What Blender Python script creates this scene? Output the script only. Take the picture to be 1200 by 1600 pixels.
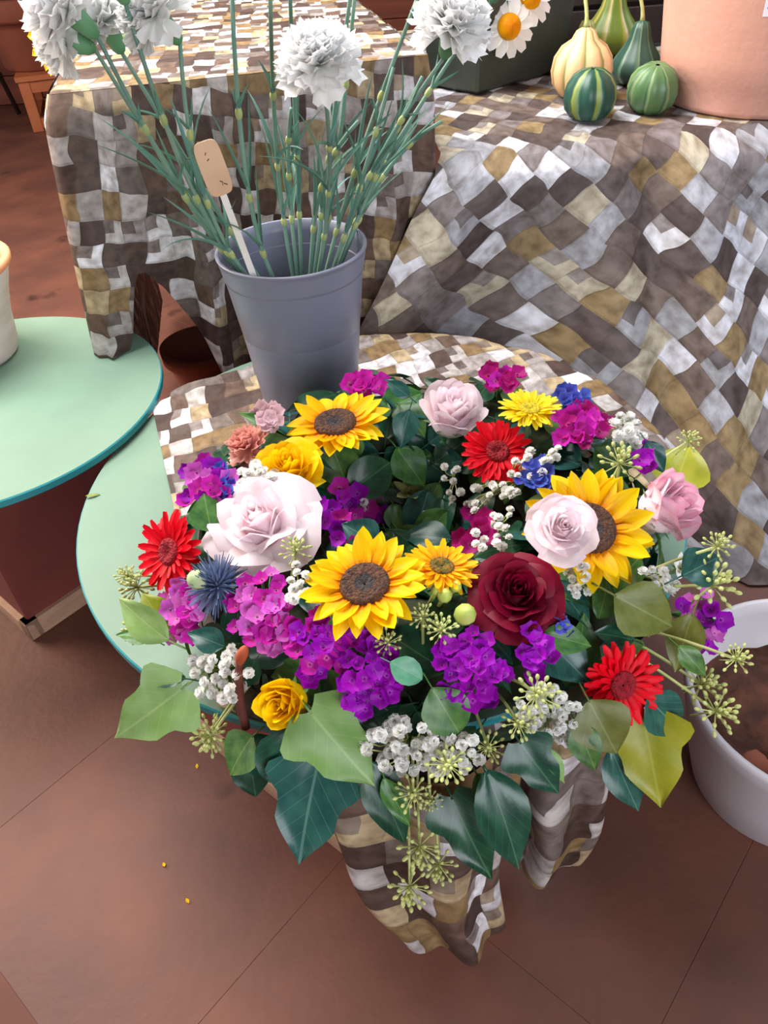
import bpy, math, random
import numpy as np
from mathutils import Vector, Matrix, noise as mnoise
PI = math.pi
for o in list(bpy.data.objects): bpy.data.objects.remove(o)
scene = bpy.context.scene
col = scene.collection

# ------------------------------------------------------------------ camera
CAM_H, PITCH, ROLL, FPX = 1.15, math.radians(41), math.radians(-4), 1200.0
Fw = Vector((0, math.cos(PITCH), -math.sin(PITCH)))
_R = Vector((1, 0, 0)); _U = _R.cross(Fw)
Rt = _R * math.cos(ROLL) + _U * math.sin(ROLL)
Up = -_R * math.sin(ROLL) + _U * math.cos(ROLL)
CAMP = Vector((0, 0, CAM_H))
cd = bpy.data.cameras.new('camera'); cam = bpy.data.objects.new('camera', cd); col.objects.link(cam)
cd.sensor_fit = 'VERTICAL'; cd.sensor_height = 36; cd.lens = 36 * FPX / 1600; cd.clip_start = 0.02
m = Matrix((Rt, Up, -Fw)).transposed().to_4x4(); m.translation = CAMP
cam.matrix_world = m
scene.camera = cam

# ------------------------------------------------------------------ light and exposure
scene.view_settings.view_transform = 'Standard'; scene.view_settings.look = 'None'
scene.view_settings.gamma = 1.0; scene.view_settings.use_curve_mapping = False
scene.view_settings.exposure = 0.38
w = bpy.data.worlds.new('world'); scene.world = w; w.use_nodes = True
bg = w.node_tree.nodes['Background']; bg.inputs[0].default_value = (0.80, 0.86, 1.0, 1); bg.inputs[1].default_value = 0.7
def area(name, loc, target, size, power, color, sy=None):
    l = bpy.data.lights.new(name, 'AREA'); l.shape = 'RECTANGLE'; l.size = size; l.size_y = sy or size
    l.energy = power; l.color = color
    o = bpy.data.objects.new(name, l); col.objects.link(o); o.location = loc
    o.rotation_euler = (Vector(target) - Vector(loc)).to_track_quat('-Z', 'Y').to_euler()
    return o
area('skylight', (-0.7, 1.75, 2.35), (-0.25, 1.25, 0.4), 1.9, 82, (1.0, 0.97, 0.94), 1.2)
area('warm_doorway', (-2.9, 2.3, 1.8), (-0.6, 1.5, 0.3), 1.6, 85, (1.0, 0.80, 0.62))
area('cool_window', (2.5, 1.7, 2.3), (0.2, 1.2, 0.5), 1.2, 42, (0.68, 0.82, 1.0))
area('front_fill', (0.6, -1.7, 1.35), (0.0, 1.2, 0.9), 2.2, 60, (0.88, 0.93, 1.0), 1.2)  # soft frontal fill, added to brighten the camera-facing surfaces

# ------------------------------------------------------------------ helpers
def lin(c):
    if isinstance(c, str): c = tuple(int(c[i:i+2], 16) for i in (0, 2, 4))
    return tuple(((v/255)/12.92 if v/255 <= .04045 else ((v/255+.055)/1.055)**2.4) for v in c) + (1.0,)
def pix_dir(x, y):
    return Fw + Rt * ((x-600)/FPX) - Up * ((y-800)/FPX)
def at_z(x, y, z):
    d = pix_dir(x, y); return CAMP + d * ((z-CAM_H)/d.z)
def at_y(x, y, Y):
    d = pix_dir(x, y); return CAMP + d * (Y/d.y)
def depth(p): return (Vector(p)-CAMP).dot(Fw)
def px_size(n, p): return n*depth(p)/FPX

class MB:
    def __init__(s): s.v = []; s.f = []; s.uv = []; s.m = []
    def add(s, data, M=None, mi=0):
        v, f, uv = data; k = len(s.v)
        s.v += [tuple(M @ Vector(p)) for p in v] if M is not None else [tuple(p) for p in v]
        s.f += [tuple(i+k for i in q) for q in f]; s.uv += uv; s.m += [mi]*len(f)
        return s
    def mesh(s, name, mats, smooth=True):
        me = bpy.data.meshes.new(name); me.from_pydata(s.v, [], s.f); me.update()
        ul = me.uv_layers.new(name='UVMap')
        li = np.empty(len(me.loops), int); me.loops.foreach_get('vertex_index', li)
        ul.data.foreach_set('uv', np.array(s.uv, float)[li].ravel())
        for q in (mats if isinstance(mats, (list, tuple)) else [mats]): me.materials.append(q)
        me.polygons.foreach_set('material_index', s.m)
        me.polygons.foreach_set('use_smooth', [smooth]*len(s.f)); me.update()
        return me
def grid(f, nu, nv, uvf=None):
    v = []; uv = []
    for j in range(nv+1):
        for i in range(nu+1):
            u, t = i/nu, j/nv; v.append(f(u, t)); uv.append(uvf(u, t) if uvf else (u, t))
    fs = [(j*(nu+1)+i, j*(nu+1)+i+1, (j+1)*(nu+1)+i+1, (j+1)*(nu+1)+i) for j in range(nv) for i in range(nu)]
    return v, fs, uv
def lathe(prof, n=32, cap0=False, cap1=False):
    v = []; uv = []; k = len(prof)
    for j, (r, z) in enumerate(prof):
        for i in range(n):
            a = 2*PI*i/n; v.append((r*math.cos(a), r*math.sin(a), z)); uv.append((i/n, j/max(1, k-1)))
    fs = [(j*n+i, j*n+(i+1) % n, (j+1)*n+(i+1) % n, (j+1)*n+i) for j in range(k-1) for i in range(n)]
    if cap0: fs.append(tuple(range(n))[::-1])
    if cap1: fs.append(tuple((k-1)*n+i for i in range(n)))
    return v, fs, uv
def tube(pts, rad, n=6, caps=True):
    pts = [Vector(p) for p in pts]; k = len(pts)
    if not isinstance(rad, (list, tuple)): rad = [rad]*k
    v = []; uv = []; ref = Vector((0.31, 0.95, 0.1))
    for j, p in enumerate(pts):
        t = (pts[min(j+1, k-1)]-pts[max(j-1, 0)]).normalized()
        a = t.cross(ref)
        if a.length < .1: a = t.cross(Vector((1, 0, 0)))
        a.normalize(); b = t.cross(a)
        for i in range(n):
            q = 2*PI*i/n; v.append(p + (a*math.cos(q)+b*math.sin(q))*rad[j]); uv.append((i/n, j/(k-1)))
    fs = [(j*n+i, j*n+(i+1) % n, (j+1)*n+(i+1) % n, (j+1)*n+i) for j in range(k-1) for i in range(n)]
    if caps: fs += [tuple(range(n))[::-1], tuple((k-1)*n+i for i in range(n))]
    return v, fs, uv
def ball(r, n=10, k=6, sq=1.0):
    return lathe([(max(1e-4, r*math.sin(PI*j/k)), -r*sq*math.cos(PI*j/k)) for j in range(k+1)], n)
def box(x0, x1, y0, y1, z0, z1, b=0.0):
    if b <= 0:
        v = [(x, y, z) for z in (z0, z1) for y in (y0, y1) for x in (x0, x1)]
        f = [(0, 2, 3, 1), (4, 5, 7, 6), (0, 1, 5, 4), (2, 6, 7, 3), (0, 4, 6, 2), (1, 3, 7, 5)]
        return v, f, [(p[0]+p[2]*.3, p[1]+p[2]) for p in v]
    def ring(d, z): return [(x0+d, y0+b, z), (x0+b, y0+d, z), (x1-b, y0+d, z), (x1-d, y0+b, z), (x1-d, y1-b, z), (x1-b, y1-d, z), (x0+b, y1-d, z), (x0+d, y1-b, z)]
    v = ring(b, z0)+ring(0, z0+b)+ring(0, z1-b)+ring(b, z1)
    f = [(j*8+i, j*8+(i+1) % 8, j*8+8+(i+1) % 8, j*8+8+i) for j in range(3) for i in range(8)]
    f += [tuple(range(8))[::-1], tuple(range(24, 32))]
    return v, f, [(p[0]+p[2]*.3, p[1]+p[2]) for p in v]
def bez(a, b, c, n=8):
    a, b, c = Vector(a), Vector(b), Vector(c)
    return [a*(1-t)**2+b*2*t*(1-t)+c*t*t for t in [i/n for i in range(n+1)]]
def frame(n, up=None, loc=(0, 0, 0), spin=0.0, sc=1.0):
    n = Vector(n).normalized(); up = Vector(up) if up else Vector((0, 1, 0.01))
    x = up.cross(n)
    if x.length < 1e-3: x = Vector((1, 0, 0)).cross(n)
    x.normalize(); y = n.cross(x)
    M = Matrix((x, y, n)).transposed().to_4x4() @ Matrix.Rotation(spin, 4, 'Z') @ Matrix.Scale(sc, 4)
    return Matrix.Translation(Vector(loc)) @ M
def RZ(a): return Matrix.Rotation(a, 4, 'Z')
def RX(a): return Matrix.Rotation(a, 4, 'X')
def RY(a): return Matrix.Rotation(a, 4, 'Y')
def T(x, y, z): return Matrix.Translation((x, y, z))
def S(a): return Matrix.Scale(a, 4)
def obj(name, me, parent=None, M=None, label=None, cat=None, group=None, kind=None):
    o = bpy.data.objects.new(name, me); col.objects.link(o)
    if parent: o.parent = parent
    if M is not None: o.matrix_basis = M
    for k, q in (('label', label), ('category', cat), ('group', group), ('kind', kind)):
        if q: o[k] = q
    return o

# ------------------------------------------------------------------ materials
def newmat(name, rough=.6):
    mt = bpy.data.materials.new(name); mt.use_nodes = True
    nt = mt.node_tree; b = nt.nodes['Principled BSDF']; b.inputs['Roughness'].default_value = rough
    return mt, nt, b
def N(nt, t, **kw):
    n = nt.nodes.new(t)
    for k, q in kw.items(): setattr(n, k, q)
    return n
def ramp(nt, stops, interp='LINEAR'):
    r = N(nt, 'ShaderNodeValToRGB'); r.color_ramp.interpolation = interp
    e = r.color_ramp.elements
    while len(e) < len(stops): e.new(0.5)
    for q, (p, c) in zip(e, stops): q.position = p; q.color = lin(c)
    return r
def jitter(nt, colsock, amt=.15, hue=0.0):
    oi = N(nt, 'ShaderNodeObjectInfo'); h = N(nt, 'ShaderNodeHueSaturation')
    mr = N(nt, 'ShaderNodeMapRange'); mr.inputs[3].default_value = 1-amt; mr.inputs[4].default_value = 1+amt
    nt.links.new(oi.outputs['Random'], mr.inputs[0]); nt.links.new(mr.outputs[0], h.inputs['Value'])
    if hue:
        m2 = N(nt, 'ShaderNodeMapRange'); m2.inputs[3].default_value = .5-hue; m2.inputs[4].default_value = .5+hue
        fr = N(nt, 'ShaderNodeMath', operation='FRACT'); mu = N(nt, 'ShaderNodeMath', operation='MULTIPLY'); mu.inputs[1].default_value = 7.3
        nt.links.new(oi.outputs['Random'], mu.inputs[0]); nt.links.new(mu.outputs[0], fr.inputs[0]); nt.links.new(fr.outputs[0], m2.inputs[0])
        nt.links.new(m2.outputs[0], h.inputs['Hue'])
    nt.links.new(colsock, h.inputs['Color']); return h.outputs[0]
def solid(name, c1, c2=None, scale=8, rough=.6, bump=0.0, bscale=None, jit=0.0, stretch=None, lo=.35, hi=.65, spec=None, detail=4):
    mt, nt, b = newmat(name, rough)
    tc = N(nt, 'ShaderNodeTexCoord'); mp = N(nt, 'ShaderNodeMapping'); nt.links.new(tc.outputs['Object'], mp.inputs[0])
    if stretch: mp.inputs['Scale'].default_value = stretch
    nz = N(nt, 'ShaderNodeTexNoise'); nz.inputs['Scale'].default_value = scale; nz.inputs['Detail'].default_value = detail
    nt.links.new(mp.outputs[0], nz.inputs['Vector'])
    r = ramp(nt, [(lo, c1), (hi, c2 or c1)]); nt.links.new(nz.outputs['Fac'], r.inputs[0])
    c = r.outputs[0]
    if jit: c = jitter(nt, c, jit)
    nt.links.new(c, b.inputs['Base Color'])
    if spec is not None: b.inputs['Specular IOR Level'].default_value = spec
    if bump:
        n2 = N(nt, 'ShaderNodeTexNoise'); n2.inputs['Scale'].default_value = bscale or scale*4; nt.links.new(mp.outputs[0], n2.inputs['Vector'])
        bp = N(nt, 'ShaderNodeBump'); bp.inputs['Strength'].default_value = bump; bp.inputs['Distance'].default_value = .01
        nt.links.new(n2.outputs['Fac'], bp.inputs['Height']); nt.links.new(bp.outputs[0], b.inputs['Normal'])
    return mt
def petalmat(name, stops, rough=.55, streak=.35, freq=14, jit=.08, trans=.25, hue=0.0, edge=None):
    """pigment along the petal (UV v), fine veins across (UV u), thin translucent tissue"""
    mt, nt, b = newmat(name, rough); b.inputs['Specular IOR Level'].default_value = .2
    uv = N(nt, 'ShaderNodeUVMap'); sx = N(nt, 'ShaderNodeSeparateXYZ'); nt.links.new(uv.outputs[0], sx.inputs[0])
    r = ramp(nt, stops); nt.links.new(sx.outputs['Y'], r.inputs[0])
    mp = N(nt, 'ShaderNodeMapping'); mp.inputs['Scale'].default_value = (freq, 1.2, 1); nt.links.new(uv.outputs[0], mp.inputs[0])
    nz = N(nt, 'ShaderNodeTexNoise'); nz.inputs['Scale'].default_value = 1.0; nz.inputs['Detail'].default_value = 2; nt.links.new(mp.outputs[0], nz.inputs['Vector'])
    mx = N(nt, 'ShaderNodeMix', data_type='RGBA', blend_type='MULTIPLY'); mx.inputs[0].default_value = streak
    r2 = ramp(nt, [(.3, (150, 150, 150)), (.6, (255, 255, 255))]); nt.links.new(nz.outputs['Fac'], r2.inputs[0])
    nt.links.new(r.outputs[0], mx.inputs[6]); nt.links.new(r2.outputs[0], mx.inputs[7])
    c = jitter(nt, mx.outputs[2], jit, hue); nt.links.new(c, b.inputs['Base Color'])
    if trans:
        tr = N(nt, 'ShaderNodeBsdfTranslucent'); nt.links.new(c, tr.inputs['Color'])
        ms = N(nt, 'ShaderNodeMixShader'); ms.inputs[0].default_value = trans
        nt.links.new(b.outputs[0], ms.inputs[1]); nt.links.new(tr.outputs[0], ms.inputs[2])
        nt.links.new(ms.outputs[0], nt.nodes['Material Output'].inputs['Surface'])
    return mt
def leafmat(name, c1, c2, vein, rough=.4, jit=.2, trans=.12, hue=.02):
    mt, nt, b = newmat(name, rough); b.inputs['Specular IOR Level'].default_value = .45
    uv = N(nt, 'ShaderNodeUVMap'); sx = N(nt, 'ShaderNodeSeparateXYZ'); nt.links.new(uv.outputs[0], sx.inputs[0])
    nz = N(nt, 'ShaderNodeTexNoise'); nz.inputs['Scale'].default_value = 3.5; nt.links.new(uv.outputs[0], nz.inputs['Vector'])
    r = ramp(nt, [(.35, c1), (.65, c2)]); nt.links.new(nz.outputs['Fac'], r.inputs[0])
    a = N(nt, 'ShaderNodeMath', operation='SUBTRACT'); a.inputs[1].default_value = .5; nt.links.new(sx.outputs['X'], a.inputs[0])
    ab = N(nt, 'ShaderNodeMath', operation='ABSOLUTE'); nt.links.new(a.outputs[0], ab.inputs[0])
    # side veins rise from the midrib
    k = N(nt, 'ShaderNodeMath', operation='MULTIPLY_ADD'); k.inputs[1].default_value = -1.1; nt.links.new(ab.outputs[0], k.inputs[0]); nt.links.new(sx.outputs['Y'], k.inputs[2])
    mu = N(nt, 'ShaderNodeMath', operation='MULTIPLY'); mu.inputs[1].default_value = 5.5; nt.links.new(k.outputs[0], mu.inputs[0])
    fr = N(nt, 'ShaderNodeMath', operation='FRACT'); nt.links.new(mu.outputs[0], fr.inputs[0])
    f2 = N(nt, 'ShaderNodeMath', operation='SUBTRACT'); f2.inputs[1].default_value = .5; nt.links.new(fr.outputs[0], f2.inputs[0])
    f3 = N(nt, 'ShaderNodeMath', operation='ABSOLUTE'); nt.links.new(f2.outputs[0], f3.inputs[0])
    s1 = N(nt, 'ShaderNodeMath', operation='LESS_THAN'); s1.inputs[1].default_value = .035; nt.links.new(f3.outputs[0], s1.inputs[0])
    s2 = N(nt, 'ShaderNodeMath', operation='LESS_THAN'); s2.inputs[1].default_value = .014; nt.links.new(ab.outputs[0], s2.inputs[0])
    sc = N(nt, 'ShaderNodeMath', operation='MULTIPLY'); sc.inputs[1].default_value = .45; nt.links.new(s1.outputs[0], sc.inputs[0])
    mm = N(nt, 'ShaderNodeMath', operation='MAXIMUM'); nt.links.new(sc.outputs[0], mm.inputs[0]); nt.links.new(s2.outputs[0], mm.inputs[1])
    m7 = N(nt, 'ShaderNodeMath', operation='MULTIPLY'); m7.inputs[1].default_value = .42; nt.links.new(mm.outputs[0], m7.inputs[0])
    mx = N(nt, 'ShaderNodeMix', data_type='RGBA'); nt.links.new(m7.outputs[0], mx.inputs[0]); nt.links.new(r.outputs[0], mx.inputs[6]); mx.inputs[7].default_value = lin(vein)
    c = jitter(nt, mx.outputs[2], jit, hue); nt.links.new(c, b.inputs['Base Color'])
    tr = N(nt, 'ShaderNodeBsdfTranslucent'); nt.links.new(c, tr.inputs['Color'])
    ms = N(nt, 'ShaderNodeMixShader'); ms.inputs[0].default_value = trans
    nt.links.new(b.outputs[0], ms.inputs[1]); nt.links.new(tr.outputs[0], ms.inputs[2])
    nt.links.new(ms.outputs[0], nt.nodes['Material Output'].inputs['Surface'])
    return mt
def clothmat(name, cell, rot, palette, seed=0.0):
    """printed cloth: a jittered grid of little wood-block squares (UV in metres)"""
    mt, nt, b = newmat(name, .55); b.inputs['Specular IOR Level'].default_value = .3
    uv = N(nt, 'ShaderNodeUVMap')
    mp = N(nt, 'ShaderNodeMapping'); mp.inputs['Rotation'].default_value = (0, 0, rot); mp.inputs['Scale'].default_value = (1.18/cell, .92/cell, 1); mp.inputs['Location'].default_value = (seed, seed*.7, 0)
    nt.links.new(uv.outputs[0], mp.inputs[0])
    nz = N(nt, 'ShaderNodeTexNoise'); nz.inputs['Scale'].default_value = .55; nz.inputs['Detail'].default_value = 1; nt.links.new(mp.outputs[0], nz.inputs['Vector'])
    sb = N(nt, 'ShaderNodeVectorMath', operation='SUBTRACT'); sb.inputs[1].default_value = (.5, .5, .5); nt.links.new(nz.outputs['Color'], sb.inputs[0])
    scl = N(nt, 'ShaderNodeVectorMath', operation='SCALE'); scl.inputs['Scale'].default_value = .8; nt.links.new(sb.outputs[0], scl.inputs[0])
    ad = N(nt, 'ShaderNodeVectorMath', operation='ADD'); nt.links.new(mp.outputs[0], ad.inputs[0]); nt.links.new(scl.outputs[0], ad.inputs[1])
    # shift every second row like stacked blocks
    sx = N(nt, 'ShaderNodeSeparateXYZ'); nt.links.new(ad.outputs[0], sx.inputs[0])
    fy = N(nt, 'ShaderNodeMath', operation='FLOOR'); nt.links.new(sx.outputs['Y'], fy.inputs[0])
    wr = N(nt, 'ShaderNodeTexWhiteNoise', noise_dimensions='1D'); nt.links.new(fy.outputs[0], wr.inputs['W'])
    xx = N(nt, 'ShaderNodeMath', operation='MULTIPLY_ADD'); xx.inputs[1].default_value = .22; nt.links.new(wr.outputs['Value'], xx.inputs[0]); nt.links.new(sx.outputs['X'], xx.inputs[2])
    cb = N(nt, 'ShaderNodeCombineXYZ'); nt.links.new(xx.outputs[0], cb.inputs[0]); nt.links.new(sx.outputs['Y'], cb.inputs[1])
    def cells(scale, off):
        s = N(nt, 'ShaderNodeVectorMath', operation='MULTIPLY_ADD'); s.inputs[1].default_value = (scale[0], scale[1], 1); s.inputs[2].default_value = off; nt.links.new(cb.outputs[0], s.inputs[0])
        fl = N(nt, 'ShaderNodeVectorMath', operation='FLOOR'); nt.links.new(s.outputs[0], fl.inputs[0])
        wn = N(nt, 'ShaderNodeTexWhiteNoise', noise_dimensions='2D'); nt.links.new(fl.outputs[0], wn.inputs['Vector'])
        return wn.outputs['Value'], s.outputs[0]
    v1, p1 = cells((1, 1), (0, 0, 0)); v4, _ = cells((1, 1), (31, 17, 0)); v5, _ = cells((1, 1), (57, 43, 0))
    def mth(op, a_, b_):
        n = N(nt, 'ShaderNodeMath', operation=op)
        for q, w_ in zip(n.inputs, (a_, b_)):
            if isinstance(w_, (int, float)): q.default_value = w_
            else: nt.links.new(w_, q)
        return n.outputs[0]
    fl2 = N(nt, 'ShaderNodeVectorMath', operation='FLOOR'); nt.links.new(p1, fl2.inputs[0])
    sf = N(nt, 'ShaderNodeSeparateXYZ'); nt.links.new(fl2.outputs[0], sf.inputs[0])
    par = mth('FLOORED_MODULO', mth('ADD', sf.outputs['X'], sf.outputs['Y']), 2.0)
    light = mth('GREATER_THAN', v1, mth('MULTIPLY_ADD', par, .56))          # threshold .22 / .78 by parity
    light.node.inputs[1].links[0].from_node.inputs[2].default_value = .30
    fr0 = N(nt, 'ShaderNodeVectorMath', operation='FRACTION'); nt.links.new(p1, fr0.inputs[0])
    sq = N(nt, 'ShaderNodeSeparateXYZ'); nt.links.new(fr0.outputs[0], sq.inputs[0])
    notch = mth('MULTIPLY', mth('MULTIPLY', mth('LESS_THAN', sq.outputs['X'], .55), mth('GREATER_THAN', sq.outputs['Y'], .45)), mth('GREATER_THAN', v5, .62))
    fac = mth('MULTIPLY', light, mth('SUBTRACT', 1.0, mth('MULTIPLY', notch, .8)))
    k = len(palette)//2
    r1 = ramp(nt, [(i/k, c) for i, c in enumerate(palette[k:])], 'CONSTANT'); nt.links.new(v4, r1.inputs[0])
    r2 = ramp(nt, [(i/k, c) for i, c in enumerate(palette[:k])], 'CONSTANT'); nt.links.new(v4, r2.inputs[0])
    mx = N(nt, 'ShaderNodeMix', data_type='RGBA'); nt.links.new(fac, mx.inputs[0]); nt.links.new(r1.outputs[0], mx.inputs[6]); nt.links.new(r2.outputs[0], mx.inputs[7])
    # wood-grain mottling inside the print
    n3 = N(nt, 'ShaderNodeTexNoise'); n3.inputs['Scale'].default_value = 2.2; n3.inputs['Detail'].default_value = 5; nt.links.new(cb.outputs[0], n3.inputs['Vector'])
    r3 = ramp(nt, [(.3, (165, 155, 145)), (.65, (255, 255, 255))]); nt.links.new(n3.outputs['Fac'], r3.inputs[0])
    m2 = N(nt, 'ShaderNodeMix', data_type='RGBA', blend_type='MULTIPLY'); m2.inputs[0].default_value = .85
    nt.links.new(mx.outputs[2], m2.inputs[6]); nt.links.new(r3.outputs[0], m2.inputs[7])
    # thin dark printed outline on the lower side of each block
    fr = N(nt, 'ShaderNodeVectorMath', operation='FRACTION'); nt.links.new(p1, fr.inputs[0])
    s2 = N(nt, 'ShaderNodeSeparateXYZ'); nt.links.new(fr.outputs[0], s2.inputs[0])
    l1 = N(nt, 'ShaderNodeMath', operation='LESS_THAN'); l1.inputs[1].default_value = .09; nt.links.new(s2.outputs['Y'], l1.inputs[0])
    l2 = N(nt, 'ShaderNodeMath', operation='LESS_THAN'); l2.inputs[1].default_value = .05; nt.links.new(s2.outputs['X'], l2.inputs[0])
    lm = N(nt, 'ShaderNodeMath', operation='MAXIMUM'); nt.links.new(l1.outputs[0], lm.inputs[0]); nt.links.new(l2.outputs[0], lm.inputs[1])
    l7 = N(nt, 'ShaderNodeMath', operation='MULTIPLY'); l7.inputs[1].default_value = .22; nt.links.new(lm.outputs[0], l7.inputs[0])
    m3 = N(nt, 'ShaderNodeMix', data_type='RGBA'); nt.links.new(l7.outputs[0], m3.inputs[0]); nt.links.new(m2.outputs[2], m3.inputs[6]); m3.inputs[7].default_value = lin((58, 46, 42))
    nt.links.new(m3.outputs[2], b.inputs['Base Color'])
    bp = N(nt, 'ShaderNodeBump'); bp.inputs['Strength'].default_value = .5; bp.inputs['Distance'].default_value = .004
    nt.links.new(v1, bp.inputs['Height']); nt.links.new(bp.outputs[0], b.inputs['Normal'])
    return mt

# light blocks first, then the darker ground blocks
PAL = [(236, 234, 240), (170, 162, 160), (222, 220, 226), (188, 168, 134), (200, 194, 192), (110, 88, 76), (92, 74, 66), (146, 120, 84), (124, 112, 106), (80, 62, 56)]
PAL_R = [(234, 236, 246), (180, 182, 192), (220, 222, 234), (196, 188, 168), (168, 170, 178), (122, 108, 102), (104, 92, 90), (156, 134, 98), (140, 132, 134), (92, 80, 78)]
M = {}
M['cloth_l'] = clothmat('printed_cloth_table', .037, 0.12, PAL, 2.0)
M['cloth_r'] = clothmat('printed_cloth_bench', .054, 0.72, PAL_R, 5.0)
M['cloth_d'] = clothmat('printed_cloth_runner', .040, 0.10, PAL, 9.0)
M['floor'] = solid('floor_screed', (118, 73, 58), (95, 59, 50), 4.5, .62, .10, 60, jit=.03, detail=8)
def floor_in_world(mt):      # one continuous screed over all slabs, with scattered dark stains
    nt = mt.node_tree; g = N(nt, 'ShaderNodeNewGeometry')
    mp = [n for n in nt.nodes if n.type == 'MAPPING'][0]; nt.links.new(g.outputs['Position'], mp.inputs[0])
    nz = N(nt, 'ShaderNodeTexNoise'); nz.inputs['Scale'].default_value = 5.5; nz.inputs['Detail'].default_value = 3; nt.links.new(g.outputs['Position'], nz.inputs['Vector'])
    r = ramp(nt, [(.66, (255, 255, 255)), (.74, (150, 140, 140))]); nt.links.new(nz.outputs['Fac'], r.inputs[0])
    b = nt.nodes['Principled BSDF']; src = b.inputs['Base Color'].links[0].from_socket
    mx = N(nt, 'ShaderNodeMix', data_type='RGBA', blend_type='MULTIPLY'); mx.inputs[0].default_value = 1
    nt.links.new(src, mx.inputs[6]); nt.links.new(r.outputs[0], mx.inputs[7]); nt.links.new(mx.outputs[2], b.inputs['Base Color'])
floor_in_world(M['floor'])
M['grout'] = solid('floor_joint', (108, 68, 55), (98, 62, 52), 12, .85)
M['green_top'] = solid('green_painted_board', (110, 140, 120), (120, 150, 130), 5, .55, .05, 90)
M['teal_edge'] = solid('teal_board_edge', (40, 140, 150), (52, 152, 160), 9, .5)
M['redbox'] = solid('red_painted_box', (128, 62, 56), (112, 54, 50), 5, .6, .06, 50)
M['rawwood'] = solid('raw_wood', (196, 160, 132), (176, 138, 112), 7, .7, .15, 60, stretch=(1, 1, 6))
M['oldwood'] = solid('bench_wood', (120, 84, 60), (96, 66, 48), 6, .75, .15, 50, stretch=(8, 1, 1))
M['orangewood'] = solid('orange_wood', (190, 112, 70), (170, 96, 60), 6, .6, .1, 50)
M['bucket'] = solid('grey_plastic', (126, 128, 148), (120, 122, 142), 3, .36, .02, 200)
M['terra'] = solid('terracotta', (212, 160, 142), (204, 150, 132), 5, .8, .1, 80)
M['terra_dark'] = solid('terracotta_dark', (150, 84, 62), (132, 72, 54), 5, .8, .1, 60)
M['whitepot'] = solid('white_plastic_pot', (206, 202, 208), (198, 192, 198), 5, .45, .03, 60)
M['soil'] = solid('soil', (66, 38, 28), (98, 58, 42), 30, .95, .8, 60)
M['vase'] = solid('whitewash', (226, 214, 208), (204, 184, 178), 4, .7, .12, 40, stretch=(1, 1, 7))
M['vase_rim'] = solid('vase_warm_lit_rim', (238, 168, 120), (228, 150, 104), 6, .7)  # warm light on the whitewashed top, put into the rim colour
M['black'] = solid('black_iron', (34, 30, 30), (46, 40, 38), 12, .5)
M['wallboard'] = solid('red_brown_board', (150, 84, 62), (126, 68, 52), 4, .7, .1, 40, jit=.12, stretch=(.6, 1, 5))
M['planter'] = solid('dark_green_planter', (62, 68, 58), (48, 54, 46), 6, .55, .1, 60)
M['stem'] = solid('stem_green', (92, 136, 92), (118, 152, 104), 9, .5)
M['cstem'] = solid('carnation_stem', (96, 136, 122), (118, 150, 130), 9, .5, jit=.12)
M['cnode'] = solid('stem_node', (168, 178, 112), (150, 166, 110), 9, .5)
M['cleaf'] = leafmat('carnation_leaf', (78, 124, 112), (100, 142, 126), (140, 170, 150), .5, .12)
M['calyx'] = solid('calyx_green', (104, 156, 112), (84, 140, 98), 14, .5, jit=.08)
M['foam'] = solid('wreath_moss', (34, 44, 26), (52, 58, 34), 20, .95, .8, 50)
M['sunflower'] = petalmat('sunflower_petal', [(0, (250, 140, 0)), (.3, (255, 198, 0)), (1, (255, 222, 4))], .5, .28, 10)
M['seed'] = solid('sunflower_seeds', (58, 36, 26), (104, 66, 44), 240, .85, .9, 300)
M['seed_c'] = solid('sunflower_eye', (72, 62, 62), (54, 44, 44), 240, .85, .9, 300)
M['red_g'] = petalmat('red_gerbera_petal', [(0, (200, 0, 24)), (.4, (232, 0, 30)), (1, (244, 10, 38))], .5, .3, 8, trans=.15)
M['red_c'] = solid('red_gerbera_centre', (140, 6, 26), (176, 18, 40), 200, .8, .9, 300)
M['yel_g'] = petalmat('lemon_gerbera_petal', [(0, (250, 200, 10)), (.5, (255, 226, 10)), (1, (255, 238, 70))], .5, .3, 8)
M['yel_c'] = solid('lemon_gerbera_centre', (196, 180, 20), (240, 210, 40), 200, .8, .9, 300)
M['ora_g'] = petalmat('orange_gerbera_petal', [(0, (248, 140, 0)), (.5, (255, 184, 0)), (1, (255, 202, 10))], .5, .3, 8)
M['ora_c'] = solid('orange_gerbera_centre', (66, 78, 26), (150, 110, 20), 200, .8, .9, 300)
M['rose_p'] = petalmat('pink_rose_petal', [(0, (250, 220, 222)), (.45, (253, 222, 232)), (.85, (255, 244, 247)), (1, (254, 232, 240))], .55, .12, 6, trans=.3)
M['rose_p2'] = petalmat('deep_pink_rose_petal', [(0, (252, 234, 230)), (.45, (253, 226, 236)), (.8, (254, 236, 243)), (1, (248, 178, 204))], .55, .14, 6, trans=.3)
M['rose_r'] = petalmat('dark_red_rose_petal', [(0, (60, 0, 16)), (.6, (98, 0, 28)), (1, (124, 4, 42))], .5, .3, 5, trans=.12)
M['rose_y'] = petalmat('yellow_rose_petal', [(0, (244, 170, 4)), (.5, (255, 206, 0)), (1, (255, 218, 20))], .5, .15, 6)
M['salmon'] = petalmat('salmon_petal', [(0, (236, 150, 140)), (1, (250, 186, 172))], .6, .2, 6)
M['stock_m'] = petalmat('magenta_stock', [(0, (240, 180, 220)), (.3, (206, 40, 170)), (1, (200, 30, 176))], .5, .2, 6, .15, hue=.015)
M['stock_v'] = petalmat('violet_stock', [(0, (210, 120, 220)), (.3, (170, 14, 186)), (1, (164, 16, 190))], .5, .2, 6, .15, hue=.015)
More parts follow.
